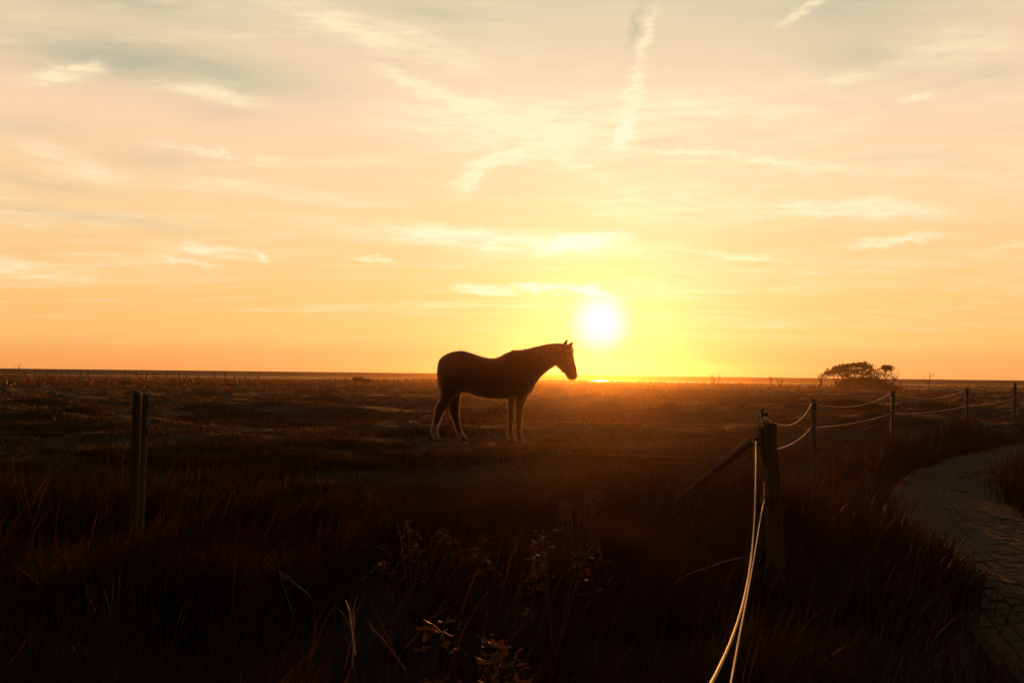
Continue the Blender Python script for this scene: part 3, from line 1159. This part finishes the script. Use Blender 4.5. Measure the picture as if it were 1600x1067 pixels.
# ------------------------------------------------------------------ far grazing animals
def grazing(name, px, py, Y, L, label, flip=1):
    base = at(px, py, Y)
    gx, gy = base.x, Y
    gz = hz(gx, gy)
    t = thing(name, (gx, gy, gz), label, 'animal', 'animals grazing far off in the pasture')
    mb = MB()
    S = L / 1.0

    def P(x, z, yy=0):
        return Vector((gx + flip * x * S, gy + yy * S, gz + z * S))
    rings = []
    for (x, zt, zb, w) in ((-.52, .60, .44, .05), (-.48, .66, .36, .13), (-.38, .69, .34, .16), (-.15, .665, .30, .19), (.08, .66, .29, .19), (.27, .685, .31, .16),
                           (.38, .67, .34, .12), (.48, .58, .36, .085), (.58, .44, .28, .065), (.66, .32, .18, .055), (.72, .22, .10, .05), (.77, .12, .05, .04), (.79, .07, .03, .03)):
        rings.append([P(x, (zt + zb) / 2 + (zt - zb) / 2 * math.sin(2 * math.pi * q / 12), w * math.cos(2 * math.pi * q / 12)) for q in range(12)])
    mb.ring_loft(rings)
    for (x, dxx, yy) in ((-.40, -.03, .09), (-.36, .05, -.09), (.26, .02, .08), (.30, -.04, -.08)):
        mb.tube([P(x, .45, yy), P(x + dxx * .3, .30, yy), P(x + dxx, .16, yy), P(x + dxx * .7, .0, yy)], [.085 * S, .05 * S, .035 * S, .04 * S], 8)
    mb.tube([P(-.5, .62), P(-.56, .5), P(-.56, .3)], [.02 * S, .02 * S, .03 * S], 6)
    for yy in (-.05, .05):
        mb.tube([P(.62, .33, yy), P(.60, .40, yy * 1.8)], [.022 * S, .004], 6)
    mb.build('body', M['beast'], t, True)
    return t


grazing('grazing_animal', 560, 600, 119, 1.25, 'distant dark animal grazing, the left one of the overlapping pair', 1)
grazing('grazing_animal', 571, 600, 121, 1.25, 'distant dark animal grazing, the right one of the overlapping pair', 1)


# ------------------------------------------------------------------ fences
def hang(a, b, sag, n=24):
    a, b = Vector(a), Vector(b)
    return [a.lerp(b, k / n) - Vector((0, 0, 4 * sag * (k / n) * (1 - k / n))) for k in range(n + 1)]


def twisted(mb, pts, rad, pitch, strands=3, sides=5, step=0.006):
    """rope of twisted strands along a polyline"""
    P = np.array([tuple(p) for p in pts])
    s = np.concatenate([[0], np.cumsum(np.linalg.norm(np.diff(P, axis=0), axis=1))])
    n = int(s[-1] / step)
    u = np.linspace(0, s[-1], n)
    C = np.stack([np.interp(u, s, P[:, k]) for k in range(3)], 1)
    T = np.gradient(C, axis=0)
    T /= np.linalg.norm(T, axis=1)[:, None]
    A = np.cross(T, [0, 0, 1.0])
    A /= np.linalg.norm(A, axis=1)[:, None]
    B = np.cross(T, A)
    for st in range(strands):
        ph = 2 * math.pi * (u / pitch + st / strands)
        c = C + (A * np.cos(ph)[:, None] + B * np.sin(ph)[:, None]) * rad * 0.5
        b0 = len(mb.v)
        for q in range(n):
            for j in range(sides):
                a = 2 * math.pi * j / sides
                w = A[q] * math.cos(a) + B[q] * math.sin(a)
                mb.v.append(Vector(c[q] + w * rad * 0.56))
        for q in range(n - 1):
            for j in range(sides):
                k = (j + 1) % sides
                mb.f.append((b0 + q * sides + j, b0 + q * sides + k, b0 + (q + 1) * sides + k, b0 + (q + 1) * sides + j))


def wood_post(mb, base, top, r, n=12, seg=10, seed=1, rough=.10, crack=True, taper=.9):
    rs = random.Random(seed)
    prof = [1 + rs.uniform(-rough, rough) for _ in range(n)]
    if crack:
        prof[rs.randrange(n)] *= 0.72
        prof[rs.randrange(n)] *= 0.82
    base, top = Vector(base), Vector(top)
    ax = (top - base).normalized()
    a = ax.cross(Vector((0, 1, 0))).normalized()
    b = ax.cross(a)
    rings = []
    for k in range(seg + 1):
        u = k / seg
        c = base.lerp(top, u) + a * rs.uniform(-.05, .05) * r + b * rs.uniform(-.05, .05) * r
        rr = r * (1 + (taper - 1) * u)
        ring = []
        for j in range(n):
            q = 2 * math.pi * j / n + 0.25 * u
            w = rr * prof[j] * (1 + rs.uniform(-.03, .03))
            e = Vector((0, 0, 0))
            if k == seg:
                e = ax * rs.uniform(-.02, .015)
            ring.append(c + a * math.cos(q) * w + b * math.sin(q) * w + e)
        rings.append(ring)
    mb.ring_loft(rings)


def insulator(loc, parent, d=Vector((-1, 0, 0)), s=1.0):
    """screw-in ring insulator: backing cup, shank and eyelet"""
    mb = MB()
    loc = Vector(loc)
    d = d.normalized()
    mb.tube([loc - d * .055 * s, loc - d * .045 * s, loc - d * .03 * s, loc - d * .022 * s], [.022 * s, .022 * s, .013 * s, .010 * s], 10)
    side = d.cross(Vector((0, 0, 1))).normalized()
    ring = [loc + d * math.cos(a) * .018 * s + Vector((0, 0, 1)) * math.sin(a) * .022 * s for a in [2 * math.pi * k / 12 for k in range(13)]]
    mb.tube(ring, .006 * s, 6)
    mb.tube([loc - d * .022 * s + Vector((0, 0, -.03 * s)), loc - d * .02 * s, loc - d * .022 * s + Vector((0, 0, .045 * s))], [.006 * s, .012 * s, .005 * s], 8)
    return mb.build('insulator', M['plastic'], parent, True)


# corner post
cp_top = at(1199, 662, 7.0)
cp_base = at(1216, 935, 7.0)
cp_base.z = hz(cp_base.x, 7.0) - 0.25
corner = thing('corner_post', (cp_base.x, 7.0, hz(cp_base.x, 7.0)), 'weathered split timber corner post with diagonal brace where ropes meet', 'fence post')
mb = MB()
wood_post(mb, cp_base, cp_top, .057, 14, 14, 5, .16, True, .98)
mb.build('post', M['wood'], corner)
mb = MB()
wood_post(mb, at(1222, 800, 6.97) - Vector((0, 0, .5)), at(1214, 735, 6.97), .034, 9, 8, 9, .2, False, .55)
mb.build('split_slab', M['wood'], corner)
mb = MB()
wood_post(mb, at(1196, 720, 6.93) - Vector((0, 0, .05)), at(1189, 668, 6.95), .022, 8, 6, 12, .2, False, .7)
mb.build('batten', M['wood_dark'], corner)
mb = MB()
bb = at(1009, 812, 11.0)
bb.z = hz(bb.x, 11.0) - .1
wood_post(mb, bb, at(1193, 674, 7.1), .036, 10, 10, 21, .1, False, .95)
mb.build('brace', M['wood_dark'], corner)
i_top = at(1187, 647, 7.0)
i_up = at(1181, 689, 6.92)
i_low = at(1194, 781, 6.92)
mb = MB()
mb.tube([at(1190, 690, 7.0), at(1190, 668, 7.0), at(1188, 655, 7.0), i_top], .008, 8)
mb.build('insulator_rod', M['iron'], corner, True)
insulator(i_top, corner, Vector((-1, -.3, 0)))
insulator(i_up, corner, Vector((-1, -.5, 0)), 1.25)
insulator(i_low, corner, Vector((-1, -.5, 0)), 1.25)
# short rope ends tied off above the lower insulator and under the top one
for a, b in (((1187, 648), (1191, 667)), ((1194, 753), (1194, 779))):
    mb = MB()
    twisted(mb, [at(*a, 6.93), at((a[0] + b[0]) / 2 + .3, (a[1] + b[1]) / 2, 6.92), at(*b, 6.92)], .0055, .03)
    mb.build('rope_end', M['rope'], corner, True)

# the two ropes that run towards the viewer: (pixel x, pixel y, distance)
UP = [(1181, 689, 6.92), (1181, 725, 6.3), (1179, 796, 5.1), (1174, 871, 4.05), (1165, 926, 3.3), (1150.5, 976, 2.65), (1132, 1022, 2.15), (1113, 1067, 1.8)]
LO = [(1194, 781, 6.92), (1189, 806, 6.2), (1184, 834, 5.5), (1177, 880, 4.6), (1167, 930, 3.85), (1155, 997, 3.1), (1142, 1067, 2.55)]


def smooth_pts(lst, extra):
    P = np.array([tuple(at(*q)) for q in lst])
    d = np.array([q[2] for q in lst])
    # smooth curves in distance
    cx = np.polyfit(d, P[:, 0], 4)
    cz = np.polyfit(d, P[:, 2], 4)
    dd = np.linspace(d[0], d[-1], 70)
    pts = [Vector((np.polyval(cx, q), q, np.polyval(cz, q))) for q in dd]
    t = (pts[-1] - pts[-6]).normalized()
    for k in range(1, extra):
        pts.append(pts[-1] + t * 0.08 + Vector((0, 0, 0.0015 * k)))
    return pts


for nm, lst, r_, lab in (('fence_rope', UP, .0035, 'thicker backlit upper fence rope running from corner post towards the viewer'),
                         ('fence_rope', LO, .0030, 'thinner backlit lower fence rope running from corner post towards the viewer')):
    pts = smooth_pts(lst, 14)
    mb = MB()
    twisted(mb, pts, r_, .030, 3, 5, .0050)
    o = mb.build(nm, M['rope'], None, True, pts[0])
    vv = np.array([tuple(q_ - pts[0]) for q_ in mb.v])
    cl_ = np.array([tuple(q_ - pts[0]) for q_ in pts])
    pick = rng.integers(0, len(vv), 5000)
    c_f = vv[pick]
    near_ = cl_[np.argmin(((c_f[:, None, :] - cl_[None]) ** 2).sum(2), 1)]
    ax_ = cl_[-1] - cl_[0]
    ax_ /= np.linalg.norm(ax_)
    out_ = c_f - near_
    out_ -= (out_ @ ax_)[:, None] * ax_
    out_ /= np.linalg.norm(out_, axis=1)[:, None] + 1e-9
    tip_ = c_f + out_ * rng.uniform(.0008, .0032, (5000, 1)) + ax_ * rng.normal(0, .004, (5000, 1))
    V_ = np.stack([c_f - ax_ * .0006, c_f + ax_ * .0006, tip_], 1).reshape(-1, 3)
    link('loose_fibres', fast_tris('loose_fibres', V_, np.arange(15000).reshape(-1, 3), M['fibre']), o)
    tag(o, lab, 'rope', 'ropes hanging from the corner post')

# rope fence curving away along the path
posts = [(1271, 624, 14.0, 665), (1395, 611, 20.0, 645), (1510.5, 607, 25.0, 635), (1586, 597, 29.0, 622)]
p0 = at(1271, 690, 14.0)
rf_ = thing('rope_fence', (p0.x, 14.0, hz(p0.x, 14.0)), 'low rope fence on round posts curving away right beside the brick path', 'fence')
for k, (px, py, Y_, _l) in enumerate(posts):
    tp_ = at(px, py, Y_)
    lean_ = (.02, -.02, .01, -.03)[k]
    gz = hz(tp_.x, Y_)
    mb = MB()
    wood_post(mb, (tp_.x + lean_, Y_, gz - .3), tp_, .039 + .004 * (k % 2), 11, 8, 40 + k, .08, True, .92)
    mb.build('fence_post', M['wood'], rf_)
ups = [at(1187, 647, 7.0), at(1268, 630, 13.93), at(1392, 614, 19.93), at(1507.5, 610.5, 24.93), at(1584, 602, 28.93)]
lows = [at(1207, 703, 7.05), at(1266.5, 668, 13.93), at(1391, 646, 19.93), at(1508.5, 635, 24.93), at(1584, 622, 28.93)]
ups.append(Vector((20.0, 35.0, 1.42)))
lows.append(Vector((20.0, 35.0, .95)))
for arr, sg_ in ((ups, (.17, .14, .15, .10, .10)), (lows, (.05, .05, .05, .05, .05))):
    for k in range(len(arr) - 1):
        mb = MB()
        mb.tube(hang(arr[k], arr[k + 1], sg_[k], 28), .0036, 6)
        mb.build('rope', M['rope'], rf_, True)
    for k in range(1, 5):
        insulator(arr[k], rf_, Vector((-1, -.6, 0)), 1.0)

# thin wire fence to the left
lp_top = at(214, 614, 8.5)
lpz = hz(lp_top.x, 8.5)
wf_ = thing('wire_fence', (lp_top.x, 8.5, lpz), 'thin wire fence with one split dark post at far left', 'fence')
mb = MB()
wood_post(mb, (at(212, 735, 8.5).x, 8.5, lpz - .3), lp_top, .042, 12, 10, 77, .12, True, .95)
mb.build('fence_post', M['wood'], wf_)
mb = MB()
wood_post(mb, (at(221, 735, 8.46).x, 8.46, lpz - .3), at(228.5, 616, 8.46), .026, 10, 10, 78, .12, False, .95)
mb.build('post_half', M['wood'], wf_)
insulator(at(234, 633, 8.44), wf_, Vector((1, -.6, 0)), .9)
insulator(at(233, 676, 8.44), wf_, Vector((1, -.6, 0)), .9)
for (a, b) in (((234, 633, 8.44), (1186, 664, 7.0)), ((233, 676, 8.44), (1190, 716, 7.0))):
    mb = MB()
    mb.tube(hang(at(*a), at(*b), .03, 40), .0011, 5)
    mb.build('wire', M['iron'], wf_, True)
    mb = MB()
    e_ = at(*a)
    mb.tube(hang(e_, e_ + Vector((-6.5, 2.2, -.05)), .04, 24), .0011, 5)
    mb.build('wire', M['iron'], wf_, True)

# old field fence far left
zs = [40, 150, 210, 275, 335, 362, 412, 475, 525, 643, 682, 738, 812, 873, 920, 993, 1067, 1110, 1190, 1280, 1345, 1400, 1462, 1540]
fpos = []
for k, q in enumerate(zs):
    px = q / 3.81
    Yk = 132 + 6 * math.sin(k * .35)
    w_ = at(px, 590, Yk)
    fpos.append((w_.x, Yk))
ff = thing('field_fence', (fpos[0][0], fpos[0][1], hz(*fpos[0])), 'faint crooked field fence of thin posts far away at left', 'fence')
tops = []
rs = random.Random(3)
for (fx_, fy_) in fpos:
    gz = hz(fx_, fy_)
    hh = rs.uniform(.85, 1.25)
    mb = MB()
    wood_post(mb, (fx_, fy_, gz - .2), (fx_ + rs.uniform(-.12, .12), fy_, gz + hh), rs.uniform(.05, .085), 7, 3, rs.randrange(999), .1, False, .9)
    mb.build('fence_post', M['wood_dark'], ff)
    tops.append((fx_, fy_, gz))
for hh in (.45, .85):
    mb = MB()
    mb.tube([Vector((a[0], a[1] - .08, a[2] + hh + rs.uniform(-.04, .04))) for a in tops], .02, 4)
    mb.build('wire', M['iron'], ff)


# ------------------------------------------------------------------ shrubs and bare trees far off
def grow(mb, rs, p, d, L, r, depth, tips, spread=.55, up=.25, kids=(2, 3), shrink=.68):
    n = 4
    pts = [p]
    dd = d.normalized()
    for k in range(n):
        dd = (dd + Vector((rs.uniform(-.2, .2), rs.uniform(-.2, .2), rs.uniform(-.05, .15)))).normalized()
        pts.append(pts[-1] + dd * L / n)
    mb.tube(pts, [r * (1 - .45 * k / n) for k in range(n + 1)], 5 if depth > 1 else 3, cap=False)
    if depth == 0:
        tips.append(pts[-1])
        return
    for k in range(rs.randint(*kids)):
        q = pts[rs.randint(2, n)]
        nd = (dd + Vector((rs.uniform(-1, 1) * spread, rs.uniform(-1, 1) * spread, rs.uniform(-.5, 1) * up))).normalized()
        grow(mb, rs, q, nd, L * shrink * rs.uniform(.8, 1.15), r * .56, depth - 1, tips, spread, up, kids, shrink)


def leaf_tris(centres, size, n, rs, flat=.8):
    C = np.repeat(np.asarray(centres), n, 0)
    N = len(C)
    off = rs.normal(0, 1, (N, 3)) * np.array([1, 1, flat])
    S = np.repeat(size, n)[:, None] if hasattr(size, '__len__') else size
    C = C + off * S
    a = rs.normal(0, 1, (N, 3))
    a /= np.linalg.norm(a, axis=1)[:, None]
    b = np.cross(a, rs.normal(0, 1, (N, 3)))
    b /= np.linalg.norm(b, axis=1)[:, None] + 1e-9
    return C, a, b


def leaf_mesh(name, C, a, b, l, w, mat, origin):
    N = len(C)
    L = (l * rng.uniform(.6, 1.3, N))[:, None]
    Wd = (w * rng.uniform(.6, 1.3, N))[:, None]
    V = np.stack([C - a * L, C + b * Wd, C + a * L, C - b * Wd], 1).reshape(-1, 3) - np.array(origin)
    k = np.arange(N)[:, None] * 4
    T = np.concatenate([k + np.array([[0, 1, 2]]), k + np.array([[0, 2, 3]])])
    return fast_tris(name, V, T, mat)


# big wind-clipped shrub
BY = 138.0


def bz(zx, zy, dy=0.0):
    p = at(1270 + zx / 7.62, 560 + zy / 7.62, BY)
    return Vector((p.x, BY + dy, p.z))


b_ground = bz(540, 375)
gz = hz(b_ground.x, BY)
shrub = thing('shrub', (b_ground.x, BY, gz), 'large wind-clipped shrub with domed crown standing up over the horizon', 'shrub')
dzz = gz - b_ground.z
rs = random.Random(5)
tips = []
for k in range(30):
    mb = MB()
    zx = 330 + k * 20 + rs.uniform(-12, 12)
    base = bz(zx, 375, rs.uniform(-1.6, 1.6))
    base.z = gz - .1
    sp = (zx - 560) / 330
    grow(mb, rs, base, Vector((sp * .75 + rs.uniform(-.2, .2), rs.uniform(-.3, .3), 1.0)), 1.45, .06, 3, tips, .6, .5, (2, 3), .72)
    mb.build('trunk', M['bark'], shrub)
outx = [120, 160, 200, 270, 330, 400, 480, 540, 600, 650, 700, 735, 765, 800, 850, 890, 935, 955]
outy = [188, 168, 128, 96, 78, 64, 62, 58, 46, 52, 66, 80, 140, 128, 82, 80, 104, 180]
cc, cs = [], []
g_ = np.random.default_rng(4)
while len(cc) < 1000:
    zx = g_.uniform(120, 955)
    top = np.interp(zx, outx, outy)
    zy = top + abs(g_.normal(0, 1)) * 85 + 6
    if zy > 245:
        continue
    dens = 1.0
    if 690 < zx < 840:
        dens = .28
    if zx > 820 and zy > 140:
        dens = .16
    if zx < 300 and zy > 190:
        dens = .3
    if float(vnoise(np.array([zx / 38]), np.array([zy / 30]), 8)[0]) < .40:
        dens *= .12
    if g_.uniform() > dens:
        continue
    half = 1.9 * math.sqrt(max(.1, 1 - ((zx - 540) / 470) ** 2))
    q = bz(zx, zy, g_.uniform(-half, half))
    cc.append((q.x, q.y, q.z + dzz))
    cs.append(g_.uniform(.06, .13))
for (zx, zy, k) in ((870, 110, 26), (905, 118, 16), (655, 178, 16), (495, 165, 16), (610, 62, 14), (205, 165, 14)):
    for _ in range(k):
        q = bz(zx + g_.normal(0, 17), zy + g_.normal(0, 9), g_.normal(0, .4))
        cc.append((q.x, q.y, q.z + dzz))
        cs.append(.11)
C_, a_, b2 = leaf_tris(np.array(cc), np.array(cs), 11, g_)
link('crown', leaf_mesh('crown', C_, a_, b2, .085, .05, M['leaf'], shrub.location), shrub)
ub = []
while len(ub) < 620:
    zx = g_.uniform(300, 960)
    hmax = 150 * (1 - (abs(zx - 600) / 380) ** 2.2)
    zy = 378 - g_.uniform(0, 1) ** .8 * max(20, hmax)
    q = bz(zx, zy, g_.uniform(-1.8, 1.8))
    ub.append((q.x, q.y, q.z + dzz))
C_, a_, b2 = leaf_tris(np.array(ub), .17, 12, g_)
link('underbrush', leaf_mesh('underbrush', C_, a_, b2, .13, .05, M['brush'], shrub.location), shrub)


def twiggy(px, py, Y_, H_, label, cat='shrub', name='bare_shrub', stems=2, seed=1, spread=.5, fan=.5, r0=.06, depth=3, leafn=0, dirs=None):
    b_ = at(px, py, Y_)
    gz_ = hz(b_.x, Y_)
    t = thing(name, (b_.x, Y_, gz_), label, cat)
    rs_ = random.Random(seed)
    tp_ = []
    for k in range(stems):
        mb_ = MB()
        dd = Vector((rs_.uniform(-fan, fan), rs_.uniform(-fan, fan) * .6, 1)) if not dirs else Vector((dirs[k], rs_.uniform(-.1, .1), 1))
        grow(mb_, rs_, Vector((b_.x + rs_.uniform(-.15, .15) * stems * .5, Y_, gz_ - .1)), dd, H_ * .5, r0, depth, tp_, spread, .6, (2, 3), .62)
        mb_.build('trunk', M['bark'], t)
    if leafn:
        cen = np.array([tuple(q) for q in tp_])
        C1, a1, b1 = leaf_tris(cen, .12, leafn, g_)
        link('crown', leaf_mesh('crown', C1, a1, b1, .07, .045, M['leaf'], t.location), t)
    return t


twiggy(1452, 610, 138, 3.0, 'single bare forked sapling right of the big domed shrub', 'tree', 'bare_tree', 1, 14, .75, .1, .06, 3, dirs=[.05])
twiggy(1283, 607, 137, 2.0, 'small forked stump-like shrub at the left foot of the domed shrub', stems=3, seed=5, fan=.45, r0=.10, depth=2, leafn=5, dirs=[-.5, .3, .05])
twiggy(1409, 608, 137, 1.6, 'short leafy-topped stem just right of the domed shrub', stems=1, seed=8, r0=.07, depth=2, leafn=6)
twiggy(1116, 604, 140, 2.2, 'sparse twiggy bush nearest the sun, alone on the right horizon', stems=5, seed=9, fan=.45, r0=.035, depth=3)
twiggy(1204, 605, 140, 1.9, 'left one of two thin bare bushes between sun and domed shrub', stems=3, seed=21, fan=.4, r0=.035, depth=3)
twiggy(1217, 605, 141, 1.9, 'right one of two thin bare bushes between sun and domed shrub', stems=3, seed=22, fan=.35, r0=.04, depth=3)
twiggy(27, 594, 136, 2.1, 'faint bare bush at the left edge behind the field fence', stems=4, seed=31, fan=.45, r0=.03, depth=3)


# ------------------------------------------------------------------ foreground plants
def bramble(px, py, Y_, label, n_st=7, reach=.45, h=.35, seed=1, leaves=5):
    b_ = at(px, py, Y_)
    gz_ = hz(b_.x, Y_)
    top = max(b_.z - gz_, .15) * .92
    t = thing('bramble', (b_.x, Y_, gz_), label, 'plant', 'brambles in the near verge')
    rs_ = random.Random(seed)
    mb_ = MB()
    cen, aa, bb_ = [], [], []
    for k in range(n_st):
        a = rs_.uniform(0, 6.28)
        rch = reach * rs_.uniform(.5, 1.2)
        hh = top * rs_.uniform(.75, 1.2)
        pts = []
        for i_ in range(9):
            u = i_ / 8
            pts.append(Vector((b_.x + math.cos(a) * rch * u ** .8, Y_ + math.sin(a) * rch * u ** .8, gz_ + hh * math.sin(min(1.0, u * .78) * math.pi) * (1.0 if u < .6 else 1.0))))
        mb_.tube(pts, [.0045 * (1 - .6 * i_ / 8) for i_ in range(9)], 5)
        for i_ in range(2, 9):
            for l_ in range(leaves if i_ > 3 else 2):
                d_ = Vector((rs_.uniform(-1, 1), rs_.uniform(-1, 1), rs_.uniform(-.4, .5))).normalized()
                up_ = Vector((rs_.uniform(-.5, .5), rs_.uniform(-.5, .5), 1)).normalized()
                cen.append((pts[i_] + d_ * .035, d_, d_.cross(up_).normalized(), up_))
    mb_.build('stems', M['stem'], t)
    v_, f_ = [], []
    for (c, d_, s_, up_) in cen:
        l_ = rs_.uniform(.012, .027)
        w_ = l_ * .55
        cup = l_ * rs_.uniform(-.25, .35)
        b0 = len(v_)
        o_ = Vector(t.location)
        for q in (c - d_ * l_, c - d_ * l_ * .3 + s_ * w_ + up_ * cup, c + d_ * l_ * .45 + s_ * w_ * .7 + up_ * cup, c + d_ * l_,
                  c + d_ * l_ * .45 - s_ * w_ * .7 + up_ * cup, c - d_ * l_ * .3 - s_ * w_ + up_ * cup, c - d_ * l_ * .1, c + d_ * l_ * .45):
            v_.append(q - o_)
        f_ += [(b0, b0 + 1, b0 + 6), (b0 + 1, b0 + 2, b0 + 7, b0 + 6), (b0 + 2, b0 + 3, b0 + 7), (b0 + 3, b0 + 4, b0 + 7),
               (b0 + 4, b0 + 5, b0 + 6, b0 + 7), (b0 + 5, b0, b0 + 6)]
    link('leaves', mesh_data('leaves', v_, f_, M['bramble']), t)
    return t


bramble(648, 822, 6.2, 'bramble with lit leaf edges below the horse hind legs', 9, .5, seed=2)
bramble(905, 768, 7.2, 'small reddish bramble below the sun glow in dark grass', 7, .3, seed=3)
bramble(755, 968, 3.9, 'bramble spray with bright curled leaves near bottom centre', 5, .26, seed=4, leaves=3)
bramble(705, 1046, 3.1, 'lowest bramble leaves at the bottom edge left of centre', 4, .2, seed=6, leaves=3)
bramble(868, 860, 5.4, 'dim bramble in the grass midway to the near rope', 7, .35, seed=7)
bramble(1588, 735, 14.2, 'dark bramble clump overhanging the right side of the brick path', 16, .8, seed=8, leaves=8)


def stalks(px, py, Y_, label, lst, seed):
    """a tuft of broken straw: (dx px, dy px) ends for each stalk seen from its foot pixel"""
    b_ = at(px, py, Y_)
    gz_ = hz(b_.x, Y_)
    t = thing('dry_stalks', (b_.x, Y_, gz_), label, 'dry grass', 'broken dry stalks in the near verge')
    rs_ = random.Random(seed)
    for k, (x0, y0, x1, y1, r_) in enumerate(lst):
        a, c = at(px + x0, py + y0, Y_ + rs_.uniform(-.05, .05)), at(px + x1, py + y1, Y_ + rs_.uniform(-.15, .15))
        mb_ = MB()
        mid = a.lerp(c, .5) + Vector((rs_.uniform(-.01, .01), 0, rs_.uniform(0, .012)))
        dn = (a - c).normalized()
        ft = [a + dn * .13 + Vector((rs_.uniform(-.02, .02), rs_.uniform(-.03, .03), -.03))] if y1 < -20 else []
        mb_.tube(ft + [a, mid, c], [r_] * len(ft) + [r_ * .9, r_ * .7, r_ * .3], 5)
        mb_.build('stalk', M['straw'], t)
    return t


stalks(548, 975, 3.7, 'upright tuft of broken straw glinting near bottom left of centre', [(0, 0, -8, -38, .004), (4, 0, 10, -44, .003), (-4, -3, -22, -26, .003), (2, -6, 2, -52, .0025), (6, 2, 14, -30, .003)], 1)
stalks(600, 1000, 3.55, 'bright fallen straw lying right of the straw tuft', [(0, 0, -26, -32, .0045), (-2, -6, 8, -16, .003), (4, -8, -14, -46, .0025)], 2)
stalks(695, 990, 3.6, 'short pale straw bit between straw tuft and bramble', [(-6, 6, 5, -8, .0035), (-8, -2, 12, 4, .002)], 3)
stalks(655, 842, 6.0, 'bright straw hanging under the bramble below the horse', [(4, 0, -6, -12, .005), (-70, 10, -40, 28, .003)], 4)
stalks(440, 905, 4.6, 'thin arching grey stems at the dark lower left', [(0, 0, -12, -46, .002), (0, 0, 28, -6, .002), (-4, -10, 40, 22, .002), (10, -5, -30, -30, .0018)], 5)
stalks(1150, 870, 4.9, 'long thin bent stem crossing left of the near ropes', [(10, 0, -50, 18, .0022), (12, 0, -52, 19, .0018), (-50, 18, -95, 40, .002)], 6)

# ------------------------------------------------------------------ air: thin even haze box, added to imitate the lens-glare veil
hb = MB()
hb.box((0, 0, 2.0), (880, 880, 8.0))
hv = bpy.data.materials.new('haze')
hv.use_nodes = True
hv.node_tree.nodes.clear()
n = NB(hv.node_tree)
pvn = n.node('ShaderNodeVolumePrincipled')
pvn.inputs['Color'].default_value = (0.98, 0.76, 0.52, 1)  # orange of the glare veil put into the scattering colour
pvn.inputs['Density'].default_value = 0.00020
pvn.inputs['Anisotropy'].default_value = 0.92
o = n.node('ShaderNodeOutputMaterial')
n.link(pvn.outputs[0], o.inputs['Volume'])
haze = hb.build('haze', hv)
tag(haze, 'thin warm haze added over the whole pasture as a stand-in for lens glare', 'haze', kind='stuff')
